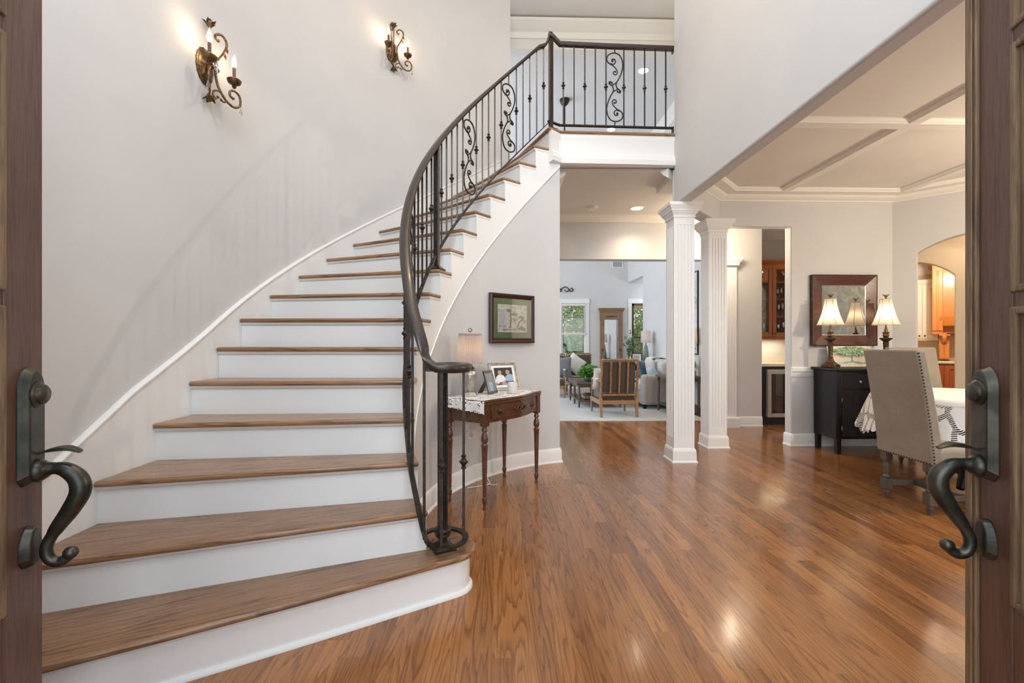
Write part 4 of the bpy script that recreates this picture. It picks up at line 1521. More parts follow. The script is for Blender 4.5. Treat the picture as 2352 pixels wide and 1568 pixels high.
for i in range(ring):
    for j, (r, z) in enumerate(dense):
        a = 2 * pi * i / ring
        g = 0.0
        if 0.05 < z < 0.20:
            g = -0.0022 if ((i + j) % 8 < 2 or (i - j) % 8 < 2) else 0.0
        vs.append(((r + g) * cos(a), (r + g) * sin(a), z))
L = len(dense)
for i in range(ring):
    i2 = (i + 1) % ring
    for j in range(L - 1):
        fs.append((i * L + j, i2 * L + j, i2 * L + j + 1, i * L + j + 1))
m.add(vs, fs)
m.build('vase_body', M_silver, t, smooth=25)
m = MB()
NP = 44
def pleat(i, j):
    a = 2 * pi * i
    k = int(round(i * NP * 4)) % 4
    w = (0.0, 0.005, 0.0075, 0.002)[k]
    r = (0.108 - (0.108 - 0.089) * j) - w
    return (r * cos(a), r * sin(a), 0.252 + 0.222 * j)
m.grid(pleat, NP * 4, 4, cu=True)
sh = m.build('lamp_shade', M_pleat if 'M_pleat' in globals() else shade_mat('pleated_shade', (0.58, 0.49, 0.44), 0.24), t, smooth=20)
M_strim = fabric('shade_trim_cloth', (0.46, 0.38, 0.34))
for z, r in ((0.252, 0.1095), (0.472, 0.0905)):
    MB().lathe([(r - 0.003, z - 0.004), (r, z - 0.004), (r, z + 0.006), (r - 0.003, z + 0.006), (r - 0.003, z - 0.004)], 48).build('shade_trim', M_strim, sh, smooth=30)
m = MB().tube([(0, 0, 0.25), (0, 0, 0.49)], 0.004, 8)
m.build('stem', M_silver, t, smooth=40)
MB().ball((0, 0, 0.505), 0.016, 16).build('finial', M_crystal, t, smooth=60)
MB().ball((0, 0, 0.36), 0.026, 12, 1.2).build('bulb', emit('lamp_bulb', (1.0, 0.74, 0.46), 26), t, smooth=60)

# photo frames and candle on the console
def mring(m, hw, z0, z1, a0, a1, y0, y1, R=None, yb=0.0):
    o = [(-hw + a0, z0 + a0), (hw - a0, z0 + a0), (hw - a0, z1 - a0), (-hw + a0, z1 - a0)]
    i = [(-hw + a1, z0 + a1), (hw - a1, z0 + a1), (hw - a1, z1 - a1), (-hw + a1, z1 - a1)]
    vs = [(x, y0, z) for x, z in o] + [(x, y1, z) for x, z in i] + [(x, yb, z) for x, z in o] + [(x, yb, z) for x, z in i]
    fs = []
    for k in range(4):
        l = (k + 1) % 4
        fs += [(k, l, 4 + l, 4 + k), (8 + k, 8 + l, l, k), (4 + k, 4 + l, 12 + l, 12 + k), (8 + l, 8 + k, 12 + k, 12 + l)]
    m.add(vs, fs, R)

def photo_frame(name, label, cat, loc, rz, w, h, bw, lean, mframe, art, depth=0.014, group=None):
    """local: faces -y, leaning back; origin at bottom centre"""
    t = thing(name, label, cat, loc, rz, group)
    R = Matrix.Rotation(-lean, 4, 'X')
    m = MB()
    mring(m, w / 2, 0, h, 0.0, bw * 0.3, -depth, -depth, R)
    mring(m, w / 2, 0, h, bw * 0.3, bw * 0.75, -depth * 0.72, -depth * 0.95, R)
    mring(m, w / 2, 0, h, bw * 0.75, bw, -depth * 1.05, -depth * 0.6, R)
    m.build('frame', mframe, t, smooth=None)
    m = MB().box(-w / 2 + bw, -depth * 0.5, bw, w / 2 - bw, -depth * 0.4, h - bw, R)
    m.build('mat_board', M_paper, t, smooth=None)
    art(t, R, w, h, bw, -depth * 0.5 - 0.0008)
    if lean > 0.05:
        m = MB().add([(-0.03, 0.002, h * 0.62), (0.03, 0.002, h * 0.62), (0.03, 0.006, h * 0.62), (-0.03, 0.006, h * 0.62)], [], R)
        q0 = R @ Vector((0, 0.004, h * 0.68))
        foot = Vector((0, q0.y + h * 0.36, 0.001))
        m = MB().add([q0 + Vector((-0.028, 0, 0)), q0 + Vector((0.028, 0, 0)), foot + Vector((0.038, 0, 0)), foot + Vector((-0.038, 0, 0)), q0 + Vector((-0.028, 0.004, 0)), q0 + Vector((0.028, 0.004, 0)), foot + Vector((0.038, 0.004, 0)), foot + Vector((-0.038, 0.004, 0))], [(0, 1, 2, 3), (7, 6, 5, 4), (0, 4, 5, 1), (1, 5, 6, 2), (2, 6, 7, 3), (3, 7, 4, 0)])
        m.build('easel_back', M_blackplain, t, smooth=None)
    return t
def flat_art(t, R, y, shapes, name='print'):
    """shapes: list of (material, [(x, z)...]) laid front of one another by a hair"""
    m = MB()
    mats, idx = [], []
    for k, (mat, poly) in enumerate(shapes):
        yy = y - 0.00025 * k
        b = len(m.v)
        m.add([(px, yy, pz) for px, pz in poly], [list(range(len(poly)))], R)
        if mat not in mats:
            mats.append(mat)
        idx.append(mats.index(mat))
    o = m.build(name, mats, t, smooth=None, recalc=False)
    for p, i in zip(o.data.polygons, idx):
        p.material_index = i
    return o
def ell(cx_, cz, rx, rz_, n=18, a0=0, a1=2 * pi):
    return [(cx_ + rx * cos(a0 + (a1 - a0) * k / n), cz + rz_ * sin(a0 + (a1 - a0) * k / n)) for k in range(n)]
P_dark = plain('print_dark', (0.030, 0.026, 0.030), 0.35)
P_white = plain('print_white', (0.72, 0.71, 0.74), 0.35)
P_blue = plain('print_blue', (0.30, 0.43, 0.55), 0.35)
P_skin = plain('print_skin', (0.50, 0.27, 0.20), 0.35)
P_hair = plain('print_hair', (0.30, 0.24, 0.18), 0.35)
P_navy = plain('print_navy', (0.09, 0.09, 0.14), 0.35)
def couple(t, R, w, h, bw, y):
    x0, x1, z0, z1 = -w / 2 + bw + 0.022, w / 2 - bw - 0.022, bw + 0.020, h - bw - 0.020
    W, H = x1 - x0, z1 - z0
    X = lambda u: x0 + u * W
    Z = lambda v: z0 + v * H
    P = lambda l: [(X(u), Z(v)) for u, v in l]
    flat_art(t, R, y, [
        (P_dark, P([(0, 0), (1, 0), (1, 1), (0, 1)])),
        (P_white, P([(0.02, 0.10), (0.50, 0.05), (0.58, 0.34), (0.50, 0.52), (0.36, 0.60), (0.18, 0.58), (0.06, 0.45), (0.0, 0.25)])),
        (P_blue, P([(0.55, 0.22), (0.98, 0.20), (1.0, 0.55), (0.86, 0.62), (0.68, 0.56), (0.54, 0.42)])),
        (P_skin, [(X(0.29 + 0.10 * cos(a)), Z(0.72 + 0.135 * sin(a))) for a in [2 * pi * k / 18 for k in range(18)]]),
        (P_hair, [(X(0.73 + 0.115 * cos(a)), Z(0.73 + 0.14 * sin(a))) for a in [2 * pi * k / 18 for k in range(18)]]),
        (P_skin, [(X(0.71 + 0.075 * cos(a)), Z(0.69 + 0.11 * sin(a))) for a in [2 * pi * k / 18 for k in range(18)]]),
        (P_navy, P([(0.14, 0.0), (0.40, 0.0), (0.42, 0.15), (0.22, 0.18)])),
        (P_skin, P([(0.30, 0.03), (0.44, 0.25), (0.54, 0.22), (0.62, 0.0), (0.40, 0.0)])),
        (P_skin, P([(0.02, 0.0), (0.10, 0.0), (0.12, 0.16), (0.04, 0.18)])),
    ])
def child(t, R, w, h, bw, y):
    x0, x1, z0, z1 = -w / 2 + bw, w / 2 - bw, bw, h - bw
    W, H = x1 - x0, z1 - z0
    P = lambda l: [(x0 + u * W, z0 + v * H) for u, v in l]
    flat_art(t, R, y, [
        (plain('print_grey', (0.26, 0.25, 0.26), 0.3), P([(0, 0), (1, 0), (1, 1), (0, 1)])),
        (P_blue, P([(0.25, 0.0), (0.75, 0.0), (0.80, 0.45), (0.5, 0.55), (0.22, 0.45)])),
        (P_hair, [(x0 + W * (0.5 + 0.2 * cos(a)), z0 + H * (0.66 + 0.14 * sin(a))) for a in [2 * pi * k / 16 for k in range(16)]]),
    ])
fx, fy, fz = tabw(0.60, 0.225, 0.7835)
photo_frame('photo_frame', 'large silver frame with a photo of two people sitting, on the card table', 'photo frame', (fx, fy, fz), radians(30), 0.275, 0.245, 0.026, radians(19), M_silver, couple)
fx, fy, fz = tabw(0.335, 0.175, 0.7835)
photo_frame('photo_frame', 'small pewter photo frame seen side-on next to the lamp', 'photo frame', (fx, fy, fz), radians(62), 0.135, 0.19, 0.020, radians(17), metal('pewter', (0.16, 0.155, 0.15), (0.30, 0.29, 0.28), 0.35, 0.9, 60, 0.05), child)
fx, fy, fz = tabw(0.445, 0.055, 0.7835)
t = thing('candle_holder', 'white embossed votive candle cup in front of the large silver photo frame', 'candle', (fx, fy, fz))
m = MB().lathe([(0.038, 0.0), (0.040, 0.004), (0.040, 0.088), (0.037, 0.090), (0.035, 0.088), (0.034, 0.070)], 32, flute=(9, 0.05))
m.build('cup', plain('white_glazed_ceramic', (0.62, 0.60, 0.58), 0.4), t, smooth=60)
MB().lathe([(0.034, 0.06), (0.034, 0.071), (0.0, 0.072)], 24).build('wax', plain('candle_wax', (0.84, 0.80, 0.72), 0.5), t, smooth=40)

# framed landscape with green mat, hung across the curve of the stair wall
pa, pb = Vector(pol(R_ST - 0.012, 137.4)), Vector(pol(R_ST - 0.012, 118.6))
mid = (pa + pb) / 2
W = (pb - pa).length
t = thing('framed_picture', 'landscape print with green mat in a dark frame on the stair wall', 'picture', (mid.x, mid.y, 1.187), atan2(pb.y - pa.y, pb.x - pa.x))
H0, H1 = 0.0, 0.45
bw = 0.043
m = MB()
mring(m, W / 2, H0, H1, 0.0, 0.010, -0.026, -0.032)
mring(m, W / 2, H0, H1, 0.010, 0.034, -0.032, -0.018)
mring(m, W / 2, H0, H1, 0.034, bw, -0.022, -0.014)
m.build('frame', M_frame_dark, t, smooth=None)
MB().box(-W / 2 + bw, -0.010, H0 + bw, W / 2 - bw, -0.004, H1 - bw).build('mat_board', plain('green_mat', (0.125, 0.215, 0.085), 0.8), t, smooth=None)
MB().box(-W / 2 + 0.092, -0.0125, H0 + 0.098, W / 2 - 0.088, -0.010, H1 - 0.098).build('bevel_mat', M_paper, t, smooth=None)
def landscape_mat():
    m, nt, b = nodes('landscape_print')
    tc = N(nt, 'ShaderNodeTexCoord')
    n1 = N(nt, 'ShaderNodeTexNoise', Scale=34.0, Detail=6.0, Roughness=0.75)
    nt.links.new(tc.outputs['Object'], n1.inputs['Vector'])
    r = ramp(nt, [(0.32, (0.05, 0.055, 0.035)), (0.40, (0.24, 0.26, 0.12)), (0.455, (0.62, 0.60, 0.54)), (0.53, (0.82, 0.81, 0.80)), (0.75, (0.74, 0.73, 0.82))])
    nt.links.new(n1.outputs['Fac'], r.inputs[0])
    nt.links.new(r.outputs[0], b.inputs['Base Color'])
    b.inputs['Roughness'].default_value = 0.35
    return m
P_land = landscape_mat()
x0, x1, z0, z1 = -W / 2 + 0.098, W / 2 - 0.094, H0 + 0.104, H1 - 0.104
def LP(l):
    return [(x0 + u * (x1 - x0), z0 + v * (z1 - z0)) for u, v in l]
P_grn = plain('print_foliage', (0.24, 0.26, 0.11), 0.5)
P_trunk = plain('print_trunk', (0.10, 0.09, 0.075), 0.5)
P_lilac = plain('print_lilac', (0.66, 0.65, 0.74), 0.5)
flat_art(t, Matrix(), -0.0128, [
    (P_land, LP([(0, 0), (1, 0), (1, 1), (0, 1)])),
    (P_lilac, LP([(0.02, 0.25), (0.20, 0.2), (0.26, 0.6), (0.18, 0.85), (0.04, 0.8)])),
    (P_trunk, LP([(0.40, 0.14), (0.43, 0.14), (0.45, 0.45), (0.43, 0.75), (0.405, 0.75), (0.42, 0.45)])),
    (P_trunk, LP([(0.64, 0.15), (0.67, 0.15), (0.75, 0.36), (0.92, 0.52), (0.91, 0.55), (0.72, 0.39)])),
    (P_trunk, LP([(0.64, 0.2), (0.655, 0.2), (0.52, 0.52), (0.505, 0.52)])),
    (P_grn, LP(ell(0.55, 0.66, 0.11, 0.055))),
    (P_grn, LP(ell(0.80, 0.56, 0.10, 0.05))),
    (P_grn, LP(ell(0.36, 0.80, 0.10, 0.06))),
    (P_grn, LP([(0.66, 0.10), (0.80, 0.24), (0.97, 0.12), (0.97, 0.02), (0.78, 0.06)])),
    (P_trunk, LP([(0.12, 0.065), (0.72, 0.06), (0.72, 0.075), (0.12, 0.085)])),
], 'print')
MB().box(-W / 2 + bw, -0.0165, H0 + bw, W / 2 - bw, -0.0155, H1 - bw).build('glazing', M_glassclear, t, smooth=None)

# wall outlet, plug-in and cord under the console
def on_stair_wall(a, z):
    p = pol(R_ST - 0.001, a)
    return (p[0], p[1], z), radians(a - 90)
loc, rz = on_stair_wall(147.5, 0.45)
t = thing('wall_outlet', 'white wall outlet plate low on the stair wall behind the card table', 'outlet', loc, rz)
MB().box(-0.036, -0.006, -0.058, 0.036, 0.0, 0.058).build('cover_plate', M_white, t, smooth=None, bevel=0.003)
m = MB().box(-0.017, -0.009, 0.008, 0.017, -0.004, 0.040)
m.build('socket', M_white, t, smooth=None, bevel=0.002)
t = thing('plug_timer', 'round white plug-in timer in the outlet behind the card table', 'timer', (loc[0] - 0.0 + 0.010 * cos(rz - pi / 2), loc[1] + 0.010 * sin(rz - pi / 2), 0.425), rz)
MB().box(-0.034, -0.040, -0.034, 0.034, 0.0, 0.034).build('body', M_white, t, smooth=None, bevel=0.008)
MB().lathe([(0.026, 0.0), (0.027, 0.005), (0.020, 0.008), (0.0, 0.008)], 24, M=Matrix.Translation((0, -0.040, 0)) @ Matrix.Rotation(pi / 2, 4, 'X')).build('dial', plain('grey_plastic', (0.45, 0.45, 0.44), 0.5), t, smooth=40)
def wp(a, r, z):
    return (*pol(r, a), z)
c1 = catmull([wp(147.4, 1.572, 0.435), wp(145.4, 1.56, 0.43), wp(144.4, 1.565, 0.32), wp(144.6, 1.58, 0.20), wp(142.6, 1.57, 0.09), wp(142.2, 1.50, 0.012), wp(144.4, 1.46, 0.006), wp(147.5, 1.50, 0.006), wp(150.6, 1.555, 0.006)], 6)
o = MB().tube(c1, 0.0035, 6).build('power_cord', M_white, smooth=60)
tag(o, 'thin white power cord looping from the plug-in timer down to the floor', 'cord')
c2 = catmull([tabw(0.10, 0.335, 0.745), wp(152.0, 1.545, 0.66), wp(151.2, 1.56, 0.52), wp(149.0, 1.575, 0.30), wp(147.0, 1.55, 0.14), wp(145.0, 1.50, 0.04), wp(144.2, 1.44, 0.006), wp(142.5, 1.40, 0.006)], 6)
o = MB().tube(c2, 0.003, 6).build('power_cord', M_white, smooth=60)
tag(o, 'thin white lamp cord hanging behind the left back leg of the card table', 'cord')
# ------------------------------------------------------------------ dining room
def dining_chair(label, x, y, rz):
    """local: seat runs along +y from the back, x across"""
    t = thing('dining_chair', label, 'chair', (x, y, 0), rz, 'linen dining chairs')
    W = 0.232
    m = MB()
    # upholstered back: outside face at y = 0, leaning away at the top
    def back_face(d, inset):
        out = []
        for k in range(9):
            v = k / 8
            z = 0.35 + v * 0.79
            y_ = -0.115 * v ** 1.3 + d
            out.append((z, y_))
        return out
    zs = back_face(0, 0)
    vs, fs = [], []
    for (z, yy) in zs:
        th = 0.085 - 0.02 * (z - 0.35)
        vs += [(-W, yy, z), (W, yy, z), (W, yy + th, z), (-W, yy + th, z)]
    n = len(zs)
    for k in range(n - 1):
        for a in range(4):
            b_ = (a + 1) % 4
            fs.append((k * 4 + a, k * 4 + b_, k * 4 + 4 + b_, k * 4 + 4 + a))
    fs += [(0, 3, 2, 1), tuple((n - 1) * 4 + a for a in range(4))]
    m.add(vs, fs)
    bk = m.build('backrest', M_linen, t, smooth=40, bevel=0.014, seg=3)
    m = MB()
    def yback(z):
        return -0.115 * ((z - 0.35) / 0.79) ** 1.3
    for s in (-1, 1):
        for k in range(34):
            z = 0.37 + 0.75 * k / 33
            m.lathe([(0.0075, -0.001), (0.0055, 0.0035), (0.0, 0.005)], 6, M=Matrix.Translation((s * (W - 0.001), yback(z) + 0.012, z)) @ Matrix.Rotation(s * radians(60), 4, 'Y') @ Matrix.Rotation(radians(40), 4, 'X'))
    for k in range(20):
        m.lathe([(0.0062, -0.001), (0.0045, 0.003), (0.0, 0.004)], 6, M=Matrix.Translation((-W + 0.02 + (2 * W - 0.04) * k / 19, yback(0.362) - 0.001, 0.362)) @ Matrix.Rotation(pi / 2, 4, 'X'))
    o = m.build('nailheads', M_bronze, t, smooth=50, kind='stuff')
    o.parent = bk
    m = MB()
    m.box(-W - 0.005, 0.03, 0.35, W + 0.005, 0.52, 0.47)
    st = m.build('seat', M_linen_side, t, smooth=40, bevel=0.03, seg=4)
    m = MB()
    for s in (-1, 1):
        for k in range(18):
            m.lathe([(0.0062, -0.001), (0.0045, 0.003), (0.0, 0.004)], 6, M=Matrix.Translation((s * (W + 0.005), 0.08 + 0.40 * k / 17, 0.366)) @ Matrix.Rotation(s * pi / 2, 4, 'Y'))
    o = m.build('nailheads', M_bronze, t, smooth=50, kind='stuff')
    o.parent = st
    lp = [(0.012, 0.0), (0.020, 0.035), (0.024, 0.05), (0.018, 0.056), (0.018, 0.064), (0.022, 0.068)]
    up = [(0.024, 0.155), (0.027, 0.162), (0.024, 0.172), (0.017, 0.178), (0.018, 0.19), (0.023, 0.235), (0.022, 0.255), (0.017, 0.275), (0.024, 0.282), (0.024, 0.292), (0.018, 0.298)]
    for lx, ly in ((-0.178, 0.030), (0.178, 0.030), (0.178, 0.465), (-0.178, 0.465)):
        m = MB().lathe(lp, 12, (lx, ly, 0)).lathe(up, 12, (lx, ly, 0))
        m.box(lx - 0.028, ly - 0.028, 0.068, lx + 0.028, ly + 0.028, 0.152)
        m.box(lx - 0.027, ly - 0.027, 0.295, lx + 0.027, ly + 0.027, 0.36)
        m.build('leg', M_greywood, t, smooth=35, bevel=0.002)
    for a in ((-0.190, 0.030, -0.166, 0.465), (0.166, 0.030, 0.190, 0.465)):
        MB().box(a[0], a[1], 0.095, a[2], a[3], 0.135).build('stretcher', M_greywood, t, smooth=None, bevel=0.002)
    MB().box(-0.178, 0.235, 0.095, 0.178, 0.26, 0.135).build('stretcher', M_greywood, t, smooth=None, bevel=0.002)
    return t
dining_chair('tan linen dining chair with nailhead trim, its back to the foyer', 2.948, 3.205, radians(-91))
dining_chair('tan linen dining chair mostly hidden behind the nearest one, across the round table', 4.17, 4.38, radians(177))
dtx, dty = 3.90, 3.60
t = thing('dining_table', 'round dining table on a dark pedestal under a lace cloth', 'table', (dtx, dty, 0))
MB().lathe([(0.58, 0.725), (0.63, 0.735), (0.63, 0.752), (0.62, 0.757)], 40).build('tabletop', M_black, t, smooth=40)
MB().lathe([(0.10, 0.10), (0.12, 0.14), (0.07, 0.20), (0.06, 0.30), (0.09, 0.42), (0.10, 0.48), (0.06, 0.56), (0.06, 0.66), (0.20, 0.72)], 24).build('pedestal', M_black, t, smooth=40)
for k in range(4):
    a = k * pi / 2 + 0.5
    q = catmull([(0.05 * cos(a), 0.05 * sin(a), 0.20), (0.17 * cos(a), 0.17 * sin(a), 0.17), (0.23 * cos(a), 0.23 * sin(a), 0.09), (0.28 * cos(a), 0.28 * sin(a), 0.03)], 5)
    MB().tube(q, [0.04 - 0.015 * i / len(q) for i in range(len(q))], 8).build('foot', M_black, t, smooth=50)
def cloth(u, v):
    a = 2 * pi * u
    corner = abs(cos(2 * (a - radians(150)))) ** 3
    if v < 0.5:
        r = 0.645 * v / 0.5
        z = 0.7615 - 0.002 * (v / 0.5) ** 6
    else:
        k = (v - 0.5) / 0.5
        fold = 0.028 * k * sin(a * 9 + 0.6 * sin(a * 2)) + 0.012 * k * sin(a * 17)
        drop = 0.275 + 0.10 * corner + 0.012 * sin(a * 40)
        r = 0.645 + 0.012 * min(1, k * 6) + (0.065 + 0.03 * corner) * k + fold
        z = 0.7595 - drop * k
    return (r * cos(a), r * sin(a), z)
m = MB().grid(cloth, 180, 26, cu=True)
m.at = {'gc': ('POINT', 'FLOAT_VECTOR', [c for i in range(180) for j in range(27) for c in ((0.645 if j > 13 else 0.645 * j / 13) * 2 * pi * i / 180, (j / 26.0) * 0.75, (1.0 if j > 14 else 0.0))])}
o = m.build('tablecloth', [M_crochet], None, smooth=70)
o.location = (dtx, dty, 0)
tag(o, 'white crocheted lace tablecloth with leaf pattern draped over the round table', 'tablecloth')

# sideboard
sx0, sx1, sy0, sy1 = 3.575, 4.45, 4.665, 5.02
t = thing('sideboard', 'black sideboard with reeded doors below the red framed mirror', 'sideboard', ((sx0 + sx1) / 2, sy0, 0))
hw_, dp = (sx1 - sx0) / 2, sy1 - sy0
m = MB().box(-hw_, 0.014, 0.16, hw_, dp, 0.885)
m.build('body', M_black, t, smooth=None, bevel=0.003)
MB().box(-hw_ - 0.03, -0.025, 0.887, hw_ + 0.03, dp + 0.01, 0.914).build('top', M_black, t, smooth=None, bevel=0.006)
for lx, ly in ((-hw_ + 0.03, 0.03), (hw_ - 0.03, 0.03), (-hw_ + 0.03, dp - 0.03), (hw_ - 0.03, dp - 0.03)):
    MB().taper((lx, ly), 0.022, 0.022, 0.0, 0.032, 0.032, 0.885).build('leg', M_black, t, smooth=None, bevel=0.003)
def reeded(x0, x1, z0, z1, y, name):
    n = int((x1 - x0) / 0.012)
    pr = [(x0, y + 0.012)]
    for k in range(n):
        a = x0 + (x1 - x0) * k / n
        b = x0 + (x1 - x0) * (k + 1) / n
        pr += [(a + 0.001, y), ((a + b) / 2, y - 0.004), (b - 0.001, y)]
    pr.append((x1, y + 0.012))
    return MB().prism(pr, z0, z1).build(name, M_black, t, smooth=None)
for k in range(2):
    x0 = -hw_ + 0.062 + k * (hw_ - 0.05)
    x1 = x0 + hw_ - 0.075
    d = reeded(x0, x1, 0.70, 0.845, 0.006, 'drawer')
    m = MB().lathe([(0.006, 0.0), (0.006, 0.010), (0.015, 0.018), (0.012, 0.026), (0.0, 0.028)], 14, M=Matrix.Translation(((x0 + x1) / 2, 0.004, 0.772)) @ Matrix.Rotation(pi / 2, 4, 'X'))
    kb = m.build('knob', M_silver, t, smooth=50)
    kb.parent = d
    d = reeded(x0, x1, 0.19, 0.68, 0.006, 'door')
    for z in (0.28, 0.58):
        hgo = MB().tube([(x0 - 0.006, 0.004, z - 0.02), (x0 - 0.006, 0.004, z + 0.02)], 0.004, 6).build('hinge', M_steel, t, smooth=40)
        hgo.parent = d

# mirror over the sideboard
mz0, mz1, mx0, mx1 = 1.150, 1.965, 3.567, 4.325
t = thing('wall_mirror', 'antique mirror in a wide red-brown frame hung over the black sideboard', 'mirror', ((mx0 + mx1) / 2, 5.075, mz0))
w_, h_ = (mx1 - mx0) / 2, mz1 - mz0
m = MB()
def frame_ring(m, a0, a1, y0, y1):
    """mitred ring from outer inset a0 (depth y0) to inner inset a1 (depth y1)"""
    o = [(-w_ + a0, a0), (w_ - a0, a0), (w_ - a0, h_ - a0), (-w_ + a0, h_ - a0)]
    i = [(-w_ + a1, a1), (w_ - a1, a1), (w_ - a1, h_ - a1), (-w_ + a1, h_ - a1)]
    vs = [(x, y0, z) for x, z in o] + [(x, y1, z) for x, z in i] + [(x, 0, z) for x, z in o] + [(x, 0, z) for x, z in i]
    fs = []
    for k in range(4):
        l = (k + 1) % 4
        fs += [(k, l, 4 + l, 4 + k), (8 + k, 8 + l, l, k), (4 + k, 4 + l, 12 + l, 12 + k), (8 + l, 8 + k, 12 + k, 12 + l)]
    m.add(vs, fs)
frame_ring(m, 0.009, 0.122, -0.050, -0.026)
m.build('frame', M_frame_red, t, smooth=None)
m = MB()
frame_ring(m, 0.0, 0.010, -0.050, -0.054)
m.build('outer_edge', M_brownbronze, t, smooth=None)
m = MB()
frame_ring(m, 0.121, 0.130, -0.030, -0.026)
m.build('inner_bead', M_silver, t, smooth=None)
mm, nt, b = nodes('antique_mirror')
tc = N(nt, 'ShaderNodeTexCoord')
n1 = N(nt, 'ShaderNodeTexNoise', Scale=5.0, Detail=6.0, Roughness=0.7, Distortion=1.5)
nt.links.new(tc.outputs['Object'], n1.inputs['Vector'])
r = ramp(nt, [(0.35, (0.86, 0.86, 0.84)), (0.65, (0.93, 0.93, 0.91))])
nt.links.new(n1.outputs['Fac'], r.inputs[0])
nt.links.new(r.outputs[0], b.inputs['Base Color'])
b.inputs['Metallic'].default_value = 1.0
b.inputs['Roughness'].default_value = 0.03
MB().box(-w_ + 0.12, -0.024, 0.12, w_ - 0.12, -0.018, h_ - 0.12).build('mirror_glass', mm, t, smooth=None)

# the pair of buffet lamps
def buffet_lamp(label, x, y):
    t = thing('buffet_lamp', label, 'lamp', (x, y, 0.9145), 0, 'lit lamps on the sideboard')
    m = MB()
    prof = [(0.092, 0.022), (0.094, 0.030), (0.080, 0.036), (0.052, 0.055), (0.034, 0.075), (0.026, 0.098)]
    m.lathe(prof, 8)
    for k in range(4):
        a = k * pi / 2 + pi / 4
        m.ball((0.078 * cos(a), 0.078 * sin(a), 0.013), 0.013, 8)
    m.lathe([(0.085, 0.008), (0.088, 0.016), (0.088, 0.022)], 8)
    m.build('foot', M_gold, t, smooth=35)
    m = MB().lathe([(0.024, 0.098), (0.027, 0.104), (0.022, 0.112), (0.026, 0.118), (0.021, 0.128), (0.022, 0.14), (0.026, 0.26), (0.028, 0.272), (0.022, 0.280), (0.030, 0.290), (0.056, 0.312), (0.060, 0.322), (0.050, 0.326), (0.02, 0.328)], 20, flute=(10, -0.08, 0.13, 0.262))
    m.build('pillar', M_brownbronze, t, smooth=35)
    m = MB().lathe([(0.016, 0.326), (0.026, 0.335), (0.031, 0.350), (0.028, 0.366), (0.022, 0.378), (0.018, 0.386)], 16, flute=(8, -0.10))
    for k in range(8):
        a = 2 * pi * k / 8
        q = [(0.022 * cos(a), 0.022 * sin(a), 0.374), (0.027 * cos(a), 0.027 * sin(a), 0.386), (0.034 * cos(a), 0.034 * sin(a), 0.390)]
        m.tube(q, [0.006, 0.005, 0.002], 5)
    m.lathe([(0.017, 0.385), (0.018, 0.42), (0.012, 0.43), (0.006, 0.46), (0.005, 0.76)], 14)
    m.build('pineapple_socket', M_gold, t, smooth=45)
    m = MB()
    NS = 48
    def sh(i, j):
        a = 2 * pi * i
        k = j
        r = 0.054 + (0.122 - 0.054) * (1 - k) ** 1.75 + 0.004 * (1 - k)
        # six panel bell
        seg = (a % (pi / 3)) - pi / 6
        r *= 1.0 - 0.035 * (1 - abs(seg) / (pi / 6)) * 1.0
        return (r * cos(a + 0.3), r * sin(a + 0.3), 0.468 + 0.285 * k)
    m.grid(sh, NS, 12, cu=True)
    s = m.build('lamp_shade', shade_mat('ivory_shade', (0.82, 0.77, 0.69), 0.6), t, smooth=60)
    m = MB()
    for k in range(6):
        a = pi / 3 * k + 0.3
        q = []
        for j in range(13):
            kk = j / 12
            r = (0.054 + 0.068 * (1 - kk) ** 1.75 + 0.004 * (1 - kk)) + 0.001
            q.append((r * cos(a), r * sin(a), 0.468 + 0.285 * kk))
        m.tube(q, 0.0025, 5)
    for z, r in ((0.468, 0.1225), (0.753, 0.055)):
        q = [(r * cos(2 * pi * k / 48 + 0.3), r * sin(2 * pi * k / 48 + 0.3), z) for k in range(48)]
        m.tube(q, 0.003, 5, closed=True)
    m.build('shade_piping', fabric('shade_piping_cloth', (0.55, 0.46, 0.36)), s, smooth=50)
    m = MB()
    m.lathe([(0.004, 0.755), (0.010, 0.765), (0.004, 0.775), (0.008, 0.782), (0.0, 0.79)], 10)
    for k in range(6):
        a = 2 * pi * k / 6
        q = [(0.004 * cos(a), 0.004 * sin(a), 0.772), (0.016 * cos(a), 0.016 * sin(a), 0.790), (0.028 * cos(a), 0.028 * sin(a), 0.803), (0.034 * cos(a), 0.034 * sin(a), 0.802)]
        m.tube(q, [0.003, 0.004, 0.003, 0.001], 5)
    m.build('leaf_finial', M_gold, t, smooth=45)
    MB().ball((0, 0, 0.585), 0.028, 12, 1.3).build('bulb', emit('buffet_bulb', (1.0, 0.78, 0.52), 55), t, smooth=60)
buffet_lamp('bronze buffet lamp with bell shade at the left end of the sideboard', 3.635, 4.84)
buffet_lamp('bronze buffet lamp with bell shade at the right of the sideboard, behind the chair', 4.26, 4.84)

# tree panel leaning on the sideboard below the mirror
t = thing('tree_panel', 'cream panel printed with a green tree with teal roots, leaning on the sideboard', 'art panel', (3.97, 4.95, 0.9145))
R = Matrix.Rotation(radians(-12), 4, 'X')
MB().box(-0.265, -0.012, 0.0, 0.265, 0.0, 0.236, R).build('panel', plain('cream_panel', (0.72, 0.62, 0.50), 0.6), t, smooth=None)
P_tealroot = plain('teal_print', (0.20, 0.40, 0.42), 0.6)
P_tg = [plain('tree_green_%s' % w, c, 0.6) for w, c in (('dark', (0.22, 0.38, 0.17)), ('mid', (0.33, 0.48, 0.24)), ('pale', (0.30, 0.50, 0.36)))]
rr = random.Random(5)
shapes = [(P_tealroot, [(-0.022, 0.05), (0.022, 0.05), (0.010, 0.08), (0.010, 0.125), (0.03, 0.16), (-0.03, 0.16), (-0.010, 0.125), (-0.010, 0.08)])]
